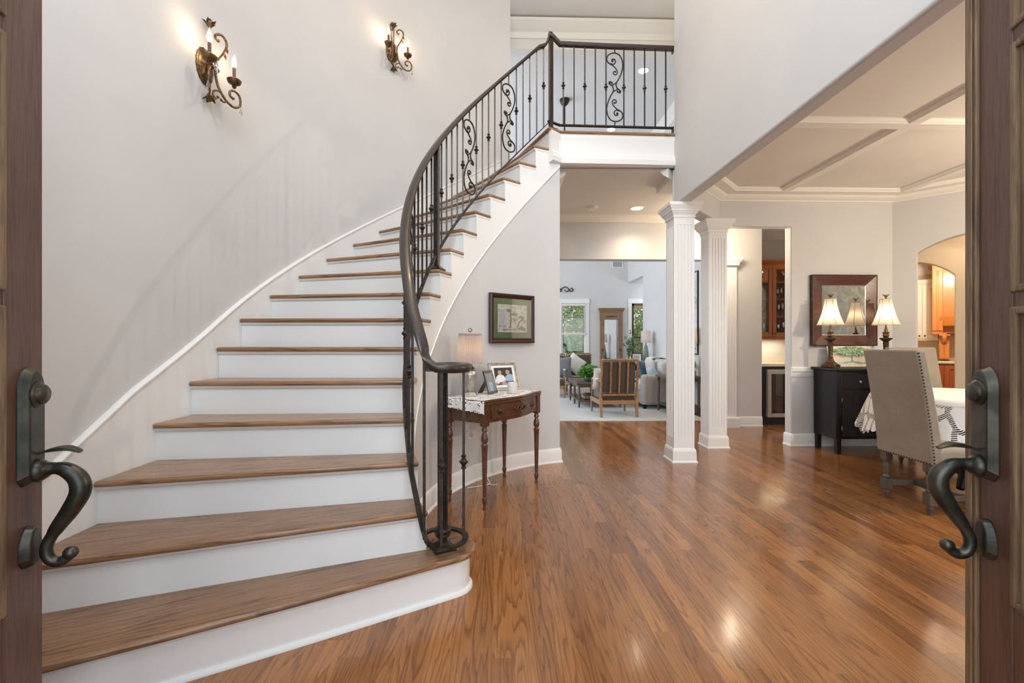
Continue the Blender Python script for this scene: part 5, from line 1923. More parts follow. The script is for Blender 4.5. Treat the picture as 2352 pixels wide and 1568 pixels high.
for k in range(13):
    a = pi + pi * (k + 0.5) / 13
    ex, ez = 0.20 * cos(a), 0.055 + 0.05 * sin(a)
    mx_, mz_ = ex * 0.45, 0.055 + 0.006 * sin(k * 2) - 0.008
    shapes.append((P_tealroot, [(-0.008, 0.06), (mx_, mz_ + 0.004), (ex, ez), (mx_, mz_ - 0.003), (0.008, 0.056)] if ex < 0 else [(0.008, 0.06), (-0.008, 0.056), (mx_, mz_ - 0.003), (ex, ez), (mx_, mz_ + 0.004)]))
for k in range(260):
    a, q = rr.uniform(0, 2 * pi), sqrt(rr.random())
    x_, z_ = 0.215 * q * cos(a), 0.172 + 0.055 * q * sin(a)
    s_ = rr.uniform(0.005, 0.011)
    shapes.append((P_tg[k % 3], ell(x_, z_, s_ * 1.3, s_, 7, k, k + 2 * pi)))
flat_art(t, R, -0.0124, shapes, 'print')

# grey canvas on the unseen dining wall, added to fill the mirror's reflection
t = thing('reflection_canvas', 'large grey mottled canvas added on the right dining wall for the mirror to reflect', 'painting', (6.115, 1.6, 1.0), -pi / 2)
mm, nt, b = nodes('grey_canvas')
tc = N(nt, 'ShaderNodeTexCoord')
n1 = N(nt, 'ShaderNodeTexNoise', Scale=3.5, Detail=7.0, Roughness=0.7, Distortion=2.0)
nt.links.new(tc.outputs['Object'], n1.inputs['Vector'])
r = ramp(nt, [(0.3, (0.045, 0.047, 0.040)), (0.52, (0.12, 0.12, 0.10)), (0.75, (0.25, 0.235, 0.20))])
nt.links.new(n1.outputs['Fac'], r.inputs[0])
nt.links.new(r.outputs[0], b.inputs['Base Color'])
MB().box(-1.2, -0.04, 0, 1.2, 0, 1.6).build('canvas', mm, t, smooth=None)

# ------------------------------------------------------------------ bar niche
t = thing('wine_fridge', 'steel framed wine fridge with glass door under the bar counter', 'wine fridge', (4.12, 6.335, 0))
m = MB().box(-0.345, 0.02, 0.10, 0.385, 0.58, 0.838)
m.build('cabinet', M_blackplain, t, smooth=None)
MB().box(-0.345, 0.04, 0.0, 0.385, 0.5, 0.10).build('toe_kick', M_blackplain, t, smooth=None)
m = MB()
for a, b_, c, d in ((-0.29, 0.115, -0.235, 0.80), (0.325, 0.115, 0.38, 0.80), (-0.235, 0.115, 0.325, 0.17), (-0.235, 0.735, 0.325, 0.80)):
    m.box(a, -0.02, b_, c, 0.02, d)
dr = m.build('door', M_steel, t, smooth=None, bevel=0.002)
o = MB().box(-0.235, -0.006, 0.17, 0.325, -0.001, 0.735).build('pane', glass('smoked_glass', (0.50, 0.40, 0.32), 0.02, 0.2), t, smooth=None)
o.parent = dr
m = MB().tube([(-0.272, -0.05, 0.14), (-0.272, -0.05, 0.78)], 0.009, 8)
m.box(-0.277, -0.05, 0.18, -0.267, -0.02, 0.19).box(-0.277, -0.05, 0.73, -0.267, -0.02, 0.74)
o = m.build('handle', M_steel, t, smooth=40)
o.parent = dr
for k in range(5):
    z = 0.22 + 0.105 * k
    MB().box(-0.25, 0.024, z, 0.33, 0.05, z + 0.03).build('shelf', M_pine, t, smooth=None)
ORD = ('first', 'second', 'third', 'fourth', 'fifth', 'sixth', 'seventh', 'eighth')
bl_m = plain('wine_bottle_glass', (0.012, 0.016, 0.012), 0.12)
bo = None
for k in range(5):
    for j in range(6):
        x, z = -0.20 + 0.092 * j, 0.288 + 0.105 * k
        if z > 0.72:
            continue
        if bo is None:
            m = MB().lathe([(0.036, 0.0), (0.037, 0.01), (0.037, 0.20), (0.014, 0.25), (0.014, 0.30), (0.016, 0.30), (0.016, 0.31)], 12, M=Matrix.Rotation(-pi / 2, 4, 'X'))
            bo = m.build('wine_bottle', bl_m, None, smooth=40)
            o = bo
        else:
            o = bo.copy()
            COL.objects.link(o)
        o.location = (4.12 + x, 6.365, z)
        tag(o, 'dark wine bottle in the wine fridge, %s rack from the bottom, %s from the left' % (ORD[k], ORD[j]), 'bottle', 'bottles in the wine fridge')
t = thing('bar_counter', 'cream stone counter with low backsplash above the wine fridge', 'counter', (4.12, 6.32, 0.84))
MB().box(-0.39, 0.0, 0.0, 0.40, 0.625, 0.036).build('slab', M_counter, t, smooth=None, bevel=0.006)
MB().box(-0.395, 0.605, 0.036, 0.395, 0.628, 0.14).build('backsplash', M_counter, t, smooth=None)
ct = thing('glass_cabinet', 'cherry wall cabinet with two glass doors over the bar counter', 'cabinet', (4.12, 6.60, 1.262))
# local z 0 bottom .. 1.13 top
m = MB()
m.box(-0.395, 0.325, 0.0, 0.395, 0.345, 1.10)
m.box(-0.395, 0.02, 0.0, -0.375, 0.33, 1.10).box(0.375, 0.02, 0.0, 0.395, 0.33, 1.10)
m.box(-0.38, 0.02, 0.0, 0.38, 0.33, 0.03).box(-0.38, 0.02, 1.07, 0.38, 0.33, 1.10)
m.build('carcass', M_cherry, ct, smooth=None)
for z in (0.30, 0.56, 0.82):
    MB().box(-0.375, 0.03, z, 0.375, 0.32, z + 0.018).build('shelf', M_cherry, ct, smooth=None)
MB().sweep([(-0.395, 0.34, 1.10), (-0.395, 0.0, 1.10), (0.395, 0.0, 1.10), (0.395, 0.34, 1.10)], [(-0.02, 0), (0.004, 0), (0.012, 0.02), (0.03, 0.035), (0.035, 0.055), (-0.02, 0.055)]).build('crown', M_cherry, ct, smooth=30)
MB().box(-0.395, 0.0, -0.03, 0.395, 0.03, 0.0).build('light_rail', M_cherry, ct, smooth=None, bevel=0.004)
DIV = -0.045
for (a, b_) in ((-0.393, DIV - 0.003), (DIV + 0.003, 0.393)):
    m = MB()
    sw = 0.055
    m.box(a, -0.002, 0.005, a + sw, 0.02, 1.095).box(b_ - sw, -0.002, 0.005, b_, 0.02, 1.095)
    m.box(a + sw, -0.002, 0.005, b_ - sw, 0.02, 0.075).box(a + sw, -0.002, 1.02, b_ - sw, 0.02, 1.095)
    d = m.build('door', M_cherry, ct, smooth=None, bevel=0.003)
    o = MB().box(a + sw, 0.006, 0.075, b_ - sw, 0.010, 1.02).build('pane', M_glassclear, ct, smooth=None)
    o.parent = d
    kx = (b_ - 0.028) if a < -0.3 else (a + 0.028)
    o = MB().lathe([(0.005, 0.0), (0.005, 0.012), (0.012, 0.018), (0.0, 0.026)], 10, M=Matrix.Translation((kx, -0.002, 0.06)) @ Matrix.Rotation(pi / 2, 4, 'X')).build('knob', M_bronze, ct, smooth=40)
    o.parent = d
M_gl = glass('drinking_glass', (0.86, 0.86, 0.84), 0.03, 0.9)
gp0 = None
rr = random.Random(11)
for si, z in enumerate((0.031, 0.319, 0.579, 0.839)):
    for gi, x in enumerate((-0.31, -0.24, -0.17, -0.10, 0.04, 0.12, 0.20, 0.28)):
        if gp0 is None:
            g_wine = MB().lathe([(0.030, 0.0), (0.028, 0.003), (0.004, 0.008), (0.004, 0.07), (0.018, 0.085), (0.034, 0.115), (0.034, 0.145), (0.028, 0.185), (0.027, 0.185), (0.032, 0.145), (0.032, 0.116), (0.0, 0.09)], 12).build('stemmed_glass', M_gl, None, smooth=50)
            gp0 = g_wine
            o = gp0
        else:
            o = gp0.copy()
            COL.objects.link(o)
        o.location = (4.12 + x, 6.60 + 0.12 + 0.08 * rr.random(), 1.262 + z + 0.0005)
        o.scale = (1, 1, 0.8 + 0.35 * rr.random())
        tag(o, 'clear stemmed glass in the cherry cabinet, %s shelf from the bottom, %s from the left' % (ORD[si], ORD[gi]), 'glass', 'glasses in the cherry cabinet')
light('wine_fridge_lamp', 'POINT', (4.15, 6.45, 0.80), 0.9, (1.0, 0.8, 0.55), 0.02)
light('under_cabinet_strip', 'AREA', (4.12, 6.78, 1.225), 2.6, (1.0, 0.80, 0.55), 0.6, 0.05, (0, 0, 0))
light('cabinet_puck', 'POINT', (4.09, 6.72, 2.30), 0.7, (1.0, 0.78, 0.5), 0.02)
# ------------------------------------------------------------------ kitchen through the two arches
def KP(s, y, z):
    p = M45 @ Vector((s, y, z))
    return (p.x, p.y, p.z)
def raised_door(par, M, x0, x1, z0, z1, mat, y=0.0, name='door'):
    m = MB()
    f = 0.055
    m.box(x0, y - 0.02, z0, x0 + f, y, z1, M).box(x1 - f, y - 0.02, z0, x1, y, z1, M)
    m.box(x0 + f, y - 0.02, z0, x1 - f, y, z0 + f, M).box(x0 + f, y - 0.02, z1 - f, x1 - f, y, z1, M)
    m.box(x0 + f, y - 0.008, z0 + f, x1 - f, y, z1 - f, M)
    m.box(x0 + f + 0.03, y - 0.015, z0 + f + 0.03, x1 - f - 0.03, y, z1 - f - 0.03, M)
    return m.build(name, mat, par, smooth=None, bevel=0.004)
t = thing('kitchen_wall_cabinet', 'white raised-panel kitchen wall cabinet seen through the arch', 'cabinet', KP(0.33, 3.87, 1.22), -pi / 4)
MB().box(-0.75, 0.0, 0.0, 0.06, 0.325, 0.98).build('carcass', M_cream, t, smooth=None)
for a, b_ in ((-0.74, -0.44), (-0.43, -0.155), (-0.145, 0.055)):
    d = raised_door(t, None, a, b_, 0.03, 0.96, M_cream)
    kx = b_ - 0.03 if a < -0.3 else a + 0.03
    for kxx in ((kx,) if a < -0.5 else (kx,)):
        o = MB().ball((kxx, -0.035, 0.08), 0.014, 8).build('knob', M_bronze, t, smooth=50)
        o.parent = d
MB().sweep([(-0.75, 0.0, 0.98), (0.06, 0.0, 0.98), (0.06, 0.325, 0.98)], [(0, 0), (0.02, 0.0), (0.05, 0.05), (0.06, 0.08), (0, 0.08)]).build('crown', M_cream, t, smooth=30)
t = thing('range_hood', 'honey coloured wooden range hood with carved corbel seen through the arch', 'range hood', KP(0.43, 3.5, 0.88), -pi / 4)
MB().box(-0.12, 0.0, 0.44, 0.012, 0.69, 1.60).build('side_pillar', M_hood, t, smooth=None, bevel=0.004)
raised_door(t, None, -0.118, 0.010, 0.50, 1.50, M_hood, 0.0, 'side_panel')
MB().box(0.012, 0.14, 0.46, 0.9, 0.69, 1.60).build('chimney', M_hood, t, smooth=None)
m = MB().sweep([(-0.02, 0.06, 0.70), (0.9, -0.06, 0.70)], [(0.0, -0.14), (0.05, -0.12), (0.09, 0.0), (0.10, 0.03), (0.0, 0.03)])
m.build('mantel', M_hood, t, smooth=30)
MB().box(-0.17, -0.05, 1.60, 0.9, 0.69, 1.70).build('crown', M_hood, t, smooth=None, bevel=0.01)
q = catmull([(0.03, 0.05, 0.43), (0.03, -0.02, 0.40), (0.03, -0.01, 0.34), (0.03, 0.03, 0.31), (0.03, 0.05, 0.29)], 5)
m = MB().tube(q, [0.040 - 0.025 * k / len(q) for k in range(len(q))], 10)
m.ball((0.03, -0.03, 0.385), 0.03, 10)
m.box(-0.035, -0.04, 0.415, 0.10, 0.10, 0.44)
m.build('corbel', M_hood, t, smooth=50)
MB().box(-0.035, 0.05, 0.02, 0.09, 0.69, 0.44).build('spice_pillar', M_hood, t, smooth=None)
raised_door(t, None, -0.03, 0.085, 0.04, 0.27, M_hood, 0.05, 'spice_door')
t = thing('kitchen_base_cabinet', 'red-brown kitchen base cabinet with cream counter seen through the arch', 'cabinet', KP(0.6, 3.38, 0), -pi / 4)
MB().box(-1.0, 0.0, 0.08, 1.3, 0.81, 0.84).build('carcass', M_cherry, t, smooth=None)
raised_door(t, None, -0.14, 0.30, 0.12, 0.80, M_cherry)
raised_door(t, None, -0.6, -0.16, 0.12, 0.80, M_cherry)
MB().box(-1.02, -0.03, 0.84, 1.32, 0.81, 0.878).build('countertop', M_counter, t, smooth=None, bevel=0.006)
struct(MB().box(-0.69, 4.185, 0.88, 3.19, 4.198, 1.3, M45).build('trim_17', M_stone, smooth=None))
struct(MB().sweep([(-0.69, 4.2, 2.40), (3.19, 4.2, 2.40)], [(0, 0), (0.015, 0), (0.03, 0.06), (0.10, 0.15), (0.12, 0.20), (0, 0.20)], M=M45).build('trim_18', M_trim, smooth=30))
# ------------------------------------------------------------------ living room
t = thing('area_rug', 'pale grey woven rug with a fringed edge on the living room floor', 'rug', (1.7, 6.72, 0))
m = MB().box(-2.2, 0.0, 0.001, 1.45, 3.25, 0.012)
m.build('pile', M_rug, t, smooth=None, bevel=0.004)
m = MB()
rr = random.Random(2)
for k in range(150):
    x = -2.2 + 3.65 * (k + 0.5) / 150
    m.box(x - 0.008, -0.030 - 0.012 * rr.random(), 0.0015, x + 0.008, 0.002, 0.008)
m.build('fringe', M_rug, t, smooth=None, kind='stuff')

def beads(p0, p1, r, n, sides=8):
    """bobbin turning between two points, as lathe rings along the axis"""
    p0, p1 = Vector(p0), Vector(p1)
    pts, rs = [], []
    for i in range(n):
        for (f, k) in ((0.02, 0.62), (0.22, 0.92), (0.5, 1.0), (0.78, 0.92), (0.98, 0.62)):
            pts.append(p0.lerp(p1, (i + f) / n))
            rs.append(r * k)
    return MB().tube(pts, rs, sides)

def spool_chair(label, x, y, rz, pillow=None):
    """local: front towards +y; origin on the floor under the back legs"""
    t = thing('spool_chair', label, 'armchair', (x, y, 0.012), rz, 'spool armchairs in the living room')
    W = 0.285
    for s in (-1, 1):
        o = beads((s * W, 0.02, 0.30), (s * W, -0.05, 0.905), 0.0205, 26).build('back_post', M_spool, t, smooth=60)
        l = MB().taper((s * W, -0.01), 0.018, 0.018, 0.0, 0.024, 0.024, 0.30, (0, 0.03)).build('leg', M_spool, t, smooth=None, bevel=0.003)
        lp = [(0.012, 0.0), (0.018, 0.012), (0.020, 0.03), (0.014, 0.05), (0.019, 0.075), (0.021, 0.11), (0.017, 0.15), (0.020, 0.19), (0.020, 0.20)]
        MB().lathe(lp, 12, (s * W, 0.62, 0)).build('leg', M_spool, t, smooth=50)
        MB().box(s * W - 0.021, 0.0, 0.19, s * W + 0.021, 0.645, 0.262).build('side_rail', M_spool, t, smooth=None, bevel=0.003)
        ar = beads((s * W, -0.01, 0.56), (s * W, 0.60, 0.555), 0.019, 15).build('arm', M_spool, t, smooth=60)
        ap = beads((s * W, 0.59, 0.27), (s * W, 0.59, 0.545), 0.017, 7).build('arm_post', M_spool, t, smooth=60)
        m = MB().box(s * W - 0.028, 0.16, 0.572, s * W + 0.028, 0.47, 0.592)
        pd = m.build('arm_pad', M_whitefab, t, smooth=None, bevel=0.008)
        pd.parent = ar
    beads((-W, -0.05, 0.90), (W, -0.05, 0.90), 0.022, 24).build('top_rail', M_spool, t, smooth=60)
    beads((-W + 0.02, 0.015, 0.345), (W - 0.02, 0.015, 0.345), 0.021, 24).build('lower_rail', M_spool, t, smooth=60)
    for k in (-1, 0, 1):
        beads((k * 0.135, 0.012, 0.36), (k * 0.135, -0.046, 0.885), 0.0185, 25).build('spindle', M_spool, t, smooth=60)
    MB().box(-W, 0.0, 0.20, W, 0.03, 0.262).build('back_rail', M_spool, t, smooth=None, bevel=0.003)
    MB().box(-W, 0.61, 0.19, W, 0.645, 0.262).build('front_rail', M_spool, t, smooth=None, bevel=0.003)
    MB().box(-W + 0.02, 0.03, 0.262, W - 0.02, 0.64, 0.40).build('seat_cushion', M_brownfab, t, smooth=40, bevel=0.03, seg=3)
    m = MB()
    R = Matrix.Translation((0, 0.04, 0.40)) @ Matrix.Rotation(radians(7), 4, 'X')
    m.box(-W + 0.015, 0.0, -0.02, W - 0.015, 0.10, 0.475, R)
    m.build('back_cushion', M_brownfab, t, smooth=40, bevel=0.03, seg=3)
    return t
def pillow(name, label, loc, rz, tilt, w, h, mat, th=0.13, roll=0.0, group=None):
    m = MB()
    def sf(sgn):
        def f(u, v):
            a, b = 2 * u - 1, 2 * v - 1
            k = max(0.0, (1 - a ** 4) * (1 - b ** 4)) ** 0.6
            pinch = 1 - 0.07 * (1 - abs(a)) * abs(b) ** 2 - 0.0
            pinch2 = 1 - 0.07 * (1 - abs(b)) * abs(a) ** 2
            return (a * w / 2 * pinch2, sgn * th / 2 * k, b * h / 2 * pinch)
        return f
    R = Matrix.Rotation(tilt, 4, 'X') @ Matrix.Rotation(roll, 4, 'Y') @ Matrix.Translation((0, 0, 0))
    m.grid(sf(1), 12, 12, R).grid(sf(-1), 12, 12, R)
    zmin = min(v.z for v in m.v)
    for v in m.v:
        v.z -= zmin
    o = m.build(name, mat, None, smooth=80)
    o.location = loc
    o.rotation_euler = (0, 0, rz)
    tag(o, label, 'pillow', group)
    return o

spool_chair('spool-turned armchair with brown cushions, its back to the hall', 1.87, 7.0, radians(2))
pillow('throw_pillow', 'white pillow in the nearest spool armchair, on its left side', (1.68, 7.33, 0.415), radians(20), radians(8), 0.36, 0.36, M_whitefab)
spool_chair('brown spool armchair facing the hall in front of the window', 1.86, 10.55, radians(180))
pillow('throw_pillow', 'white pillow standing on its corner in the armchair in front of the window', (1.73, 10.28, 0.415), radians(8), radians(-14), 0.40, 0.40, M_whitefab, roll=radians(38))
spool_chair('spool armchair at the far left, mostly hidden by the stair wall', 1.16, 10.05, radians(172))
pillow('throw_pillow', 'slate grey pillow in the half hidden spool armchair at left', (1.36, 9.78, 0.415), radians(-12), radians(-16), 0.40, 0.46, fabric('slate_fabric', (0.16, 0.17, 0.18)))

# coffee table with books and fern
t = thing('coffee_table', 'grey wooden coffee table with lower shelf holding a fern', 'table', (1.79, 8.0, 0.012))
MB().box(-0.42, -0.03, 0.415, 0.42, 1.08, 0.45).build('tabletop', M_greywood, t, smooth=None, bevel=0.004)
for lx in (-0.37, 0.37):
    for ly in (0.02, 0.52, 1.02):
        m = MB().lathe([(0.012, 0.0), (0.020, 0.06), (0.018, 0.09), (0.022, 0.10), (0.016, 0.11), (0.021, 0.15), (0.021, 0.34), (0.016, 0.352), (0.024, 0.36), (0.024, 0.415)], 10, (lx, ly, 0))
        m.build('leg', M_greywood, t, smooth=40)
    MB().box(lx - 0.015, 0.03, 0.36, lx + 0.015, 1.01, 0.415).build('apron', M_greywood, t, smooth=None)
MB().box(-0.38, 0.0, 0.105, 0.38, 1.04, 0.13).build('shelf', M_greywood, t, smooth=None, bevel=0.003)
MB().box(-0.36, 0.0, 0.36, 0.36, 0.03, 0.415).build('apron', M_greywood, t, smooth=None)
t = thing('storage_tray', 'low wooden tray with dark contents on the coffee table shelf', 'tray', (1.75, 8.25, 0.143))
m = MB().box(-0.22, -0.16, 0, 0.22, 0.16, 0.012)
m.box(-0.22, -0.16, 0.0, 0.22, -0.148, 0.07).box(-0.22, 0.148, 0.0, 0.22, 0.16, 0.07).box(-0.22, -0.148, 0.0, -0.208, 0.148, 0.07).box(0.208, -0.148, 0.0, 0.22, 0.148, 0.07)
m.build('tray_box', M_pine, t, smooth=None)
MB().box(-0.19, -0.13, 0.013, 0.19, 0.13, 0.10).build('dark_cloth', plain('navy_cloth', (0.03, 0.035, 0.05), 0.9), t, smooth=40, bevel=0.03, seg=3)
t = thing('potted_fern', 'bushy green plant in a low glass bowl on the coffee table', 'plant', (1.66, 8.30, 0.4625))
MB().lathe([(0.05, 0.0), (0.09, 0.015), (0.105, 0.05), (0.095, 0.085), (0.09, 0.085), (0.09, 0.05), (0.0, 0.03)], 20).build('bowl', plain('green_glass_bowl', (0.06, 0.10, 0.07), 0.15), t, smooth=50)
def leaves(m, centre, R, n, size, rr, zsq=0.7, up=0.3):
    for k in range(n):
        d = Vector((rr.gauss(0, 1), rr.gauss(0, 1), rr.gauss(0, 1) + up))
        if d.length < 1e-3:
            continue
        d.normalize()
        q = R * rr.random() ** 0.4
        p = Vector(centre) + Vector((d.x * q, d.y * q, d.z * q * zsq))
        s = size * rr.uniform(0.6, 1.3)
        a = Vector((rr.gauss(0, 1), rr.gauss(0, 1), rr.gauss(-0.4, 0.6))).normalized()
        b = a.cross(Vector((rr.gauss(0, 1), rr.gauss(0, 1), rr.gauss(0, 1)))).normalized()
        m.add([p - a * s, p + b * s * 0.42 - a * 0.1 * s, p + a * s, p - b * s * 0.42 - a * 0.1 * s], [(0, 1, 2, 3)])
def leafmat(name, c1, c2):
    m, nt, b = nodes(name)
    tc = N(nt, 'ShaderNodeTexCoord')
    n1 = N(nt, 'ShaderNodeTexNoise', Scale=9.0, Detail=2.0)
    nt.links.new(tc.outputs['Object'], n1.inputs['Vector'])
    r = ramp(nt, [(0.35, c1), (0.65, c2)])
    nt.links.new(n1.outputs['Fac'], r.inputs[0])
    nt.links.new(r.outputs[0], b.inputs['Base Color'])
    b.inputs['Roughness'].default_value = 0.5
    tr = N(nt, 'ShaderNodeBsdfTranslucent')
    nt.links.new(r.outputs[0], tr.inputs[0])
    mx = N(nt, 'ShaderNodeMixShader')
    mx.inputs[0].default_value = 0.35
    nt.links.new(b.outputs[0], mx.inputs[1])
    nt.links.new(tr.outputs[0], mx.inputs[2])
    nt.links.new(mx.outputs[0], nt.nodes['Material Output'].inputs[0])
    return m
L_fern = leafmat('fern_leaf', (0.10, 0.30, 0.04), (0.24, 0.50, 0.12))
rr = random.Random(8)
m = MB()
for k in range(64):
    a = 2 * pi * rr.random()
    L_ = rr.uniform(0.14, 0.25)
    e = rr.uniform(0.05, 0.20)
    q = catmull([(0.02 * cos(a), 0.02 * sin(a), 0.07), (L_ * 0.5 * cos(a), L_ * 0.5 * sin(a), 0.10 + e), (L_ * cos(a), L_ * sin(a), 0.06 + e * 0.55)], 6)
    for i in range(2, len(q)):
        for s in (-1, 1):
            side = Vector((-sin(a), cos(a), 0)) * s
            p = q[i]
            tipp = p + side * 0.05 + Vector((cos(a), sin(a), -0.3)) * 0.016
            m.add([p, p + side * 0.018 + Vector((cos(a), sin(a), 0)) * 0.026, tipp, p + side * 0.02 - Vector((cos(a), sin(a), 0)) * 0.008], [(0, 1, 2, 3)])
leaves(m, (0, 0, 0.16), 0.20, 420, 0.035, rr, 0.75, 0.3)
m.build('fronds', L_fern, t, smooth=None, recalc=False, kind='stuff')

# sofa with cushions and throw
t = thing('sofa', 'pale grey upholstered sofa along the right living room wall', 'sofa', (2.88, 8.45, 0.012))
MB().box(-0.36, -0.62, 0.07, 0.36, 0.66, 0.30).build('base', M_greyfab, t, smooth=40, bevel=0.02, seg=3)
for s, y0 in ((-1, -0.64), (1, 0.48)):
    m = MB().box(-0.37, y0, 0.07, 0.37, y0 + 0.18, 0.60)
    m.build('arm', M_sofaside, t, smooth=40, bevel=0.055, seg=5)
m = MB().box(0.16, -0.60, 0.28, 0.39, 0.64, 0.84)
m.build('back', M_greyfab, t, smooth=40, bevel=0.06, seg=5)
for y0, y1 in ((-0.46, 0.005), (0.010, 0.475)):
    MB().box(-0.37, y0, 0.30, 0.20, y1, 0.45).build('seat_cushion', M_greyfab, t, smooth=40, bevel=0.03, seg=4)
    MB().box(0.02, y0 + 0.01, 0.45, 0.20, y1 - 0.01, 0.82).build('back_cushion', M_greyfab, t, smooth=40, bevel=0.06, seg=5)
for lx in (-0.32, 0.32):
    for ly in (-0.58, 0.60):
        MB().taper((lx, ly), 0.025, 0.025, 0.0, 0.035, 0.035, 0.08).build('leg', M_black, t, smooth=None)
pillow('throw_pillow', 'teal velvet pillow leaning at the far end of the grey sofa', (2.80, 8.72, 0.465), radians(60), radians(-16), 0.40, 0.38, M_teal)
pillow('throw_pillow', 'pale blue pillow lying at the near end of the grey sofa', (2.80, 8.10, 0.465), radians(85), radians(-35), 0.40, 0.32, M_bluefab)
pillow('throw_pillow', 'off-white pillow upright at the back of the grey sofa', (2.86, 8.42, 0.465), radians(88), radians(-10), 0.44, 0.42, M_greyfab)
def thr(u, v):
    y = 8.78 + 0.32 * v
    x = 2.78 + (u - 0.25) * 0.60
    prof = [(0.0, 2.88, 0.62), (0.35, 2.99, 0.875), (0.6, 3.14, 0.885), (0.8, 3.272, 0.86), (1.0, 3.285, 0.55)]
    for (a, xa, za), (b, xb, zb) in zip(prof[:-1], prof[1:]):
        if a <= u <= b:
            k = (u - a) / (b - a)
            return (xa + (xb - xa) * k, y, za + (zb - za) * k + 0.006 * sin(v * 12) + 0.01 * sin(pi * k))
    return (3.29, y, 0.5)
o = MB().grid(thr, 20, 10).build('throw_blanket', M_whitefab, None, smooth=80)
sol = o.modifiers.new('solid', 'SOLIDIFY')
sol.thickness = 0.008
tag(o, 'white throw blanket folded over the back of the grey sofa', 'blanket')

# side table in front of the sofa with a lamp and a plant
t = thing('side_table', 'grey side table with turned legs at the near end of the sofa', 'table', (3.0, 7.45, 0.012))
MB().box(-0.31, -0.24, 0.588, 0.29, 0.25, 0.618).build('tabletop', M_greywood, t, smooth=None, bevel=0.004)
for lx in (-0.27, 0.25):
    for ly in (-0.20, 0.21):
        MB().lathe([(0.013, 0.0), (0.022, 0.07), (0.018, 0.10), (0.023, 0.12), (0.018, 0.135), (0.021, 0.18), (0.024, 0.50), (0.018, 0.515), (0.026, 0.525), (0.026, 0.59)], 10, (lx, ly, 0)).build('leg', M_greywood, t, smooth=40)
MB().box(-0.28, -0.21, 0.12, 0.26, 0.22, 0.142).build('shelf', M_greywood, t, smooth=None)
MB().box(-0.26, -0.205, 0.53, 0.24, -0.19, 0.59).build('apron', M_greywood, t, smooth=None)
def drum_lamp(label, x, y, z, base_h, base_r, r, sh_h, total, lit=9.0):
    t = thing('ceramic_lamp', label, 'lamp', (x, y, z))
    MB().lathe([(base_r * 0.9, 0.0), (base_r, 0.01), (base_r * 0.95, base_h * 0.5), (base_r * 0.6, base_h * 0.9), (base_r * 0.35, base_h), (0.012, base_h + 0.01), (0.010, total - sh_h * 0.5)], 20).build('base', M_ceramic_green, t, smooth=50)
    m = MB().grid(lambda i, j: ((r + 0.01 * (1 - j)) * cos(2 * pi * i), (r + 0.01 * (1 - j)) * sin(2 * pi * i), total - sh_h + sh_h * j), 40, 3, cu=True)
    m.build('lamp_shade', shade_mat('linen_shade', (0.72, 0.69, 0.65), 0.4), t, smooth=60)
    MB().tube([(0, 0, total - sh_h * 0.5), (0, 0, total + 0.02)], 0.004, 6).build('stem', M_silver, t, smooth=40)
    MB().ball((0, 0, total + 0.03), 0.012, 10).build('finial', M_silver, t, smooth=60)
    MB().ball((0, 0, total - sh_h * 0.55), 0.03, 10).build('bulb', emit('drum_lamp_bulb', (1.0, 0.78, 0.55), lit), t, smooth=60)
    return t
drum_lamp('green ceramic lamp with linen drum shade seen between the two columns', 3.14, 7.36, 0.631, 0.36, 0.062, 0.115, 0.25, 0.79, 12)
t = thing('small_plant', 'small leafy plant beside the lamp between the two columns', 'plant', (3.22, 7.52, 0.631))
MB().lathe([(0.035, 0.0), (0.05, 0.08), (0.045, 0.08), (0.0, 0.07)], 14).build('pot', M_blackplain, t, smooth=50)
m = MB()
leaves(m, (0, 0, 0.16), 0.12, 60, 0.035, rr)
m.build('foliage', leafmat('bright_leaf', (0.12, 0.30, 0.04), (0.30, 0.50, 0.10)), t, smooth=None, recalc=False, kind='stuff')

# corner table behind the sofa with lamp, photo and plant
t = thing('corner_table', 'dark corner table behind the far end of the sofa', 'table', (2.98, 9.55, 0.0125))
MB().box(-0.36, -0.24, 0.66, 0.26, 0.26, 0.69).build('tabletop', M_black, t, smooth=None, bevel=0.004)
for lx in (-0.32, 0.22):
    for ly in (-0.20, 0.22):
        MB().taper((lx, ly), 0.014, 0.014, 0.0, 0.022, 0.022, 0.66).build('leg', M_black, t, smooth=None)
MB().box(-0.34, -0.22, 0.58, 0.24, 0.24, 0.66).build('apron', M_black, t, smooth=None)
drum_lamp('green ceramic lamp with pale drum shade on the corner table near the window', 3.12, 9.52, 0.704, 0.42, 0.065, 0.098, 0.25, 0.72, 6)
def grey_photo(t, R, w, h, bw, y):
    flat_art(t, R, y, [(plain('grey_photo_print', (0.42, 0.42, 0.44), 0.4), [(-w / 2 + bw + 0.03, bw + 0.03), (w / 2 - bw - 0.03, bw + 0.03), (w / 2 - bw - 0.03, h - bw - 0.03), (-w / 2 + bw + 0.03, h - bw - 0.03)])])
photo_frame('photo_frame', 'dark wooden photo frame leaning beside the lamp on the corner table', 'photo frame', (2.90, 9.44, 0.704), radians(-14), 0.22, 0.26, 0.025, radians(12), M_frame_dark, grey_photo)
t = thing('tall_plant', 'spindly trailing plant in a pot in front of the far window', 'plant', (2.72, 9.42, 0.704))
MB().lathe([(0.045, 0.0), (0.06, 0.09), (0.055, 0.09), (0.0, 0.08)], 14).build('pot', M_blackplain, t, smooth=50)
st, lf = MB(), MB()
rr = random.Random(21)
for k in range(12):
    a, q = 2 * pi * rr.random(), rr.uniform(0.08, 0.30)
    h_ = rr.uniform(0.25, 0.66)
    c = catmull([(0, 0, 0.08), (q * 0.3 * cos(a), q * 0.3 * sin(a), 0.08 + h_ * 0.6), (q * cos(a), q * sin(a), 0.06 + h_)], 6)
    st.tube(c, 0.003, 4)
    for p in c[3:]:
        leaves(lf, p, 0.03, 4, 0.024, rr)
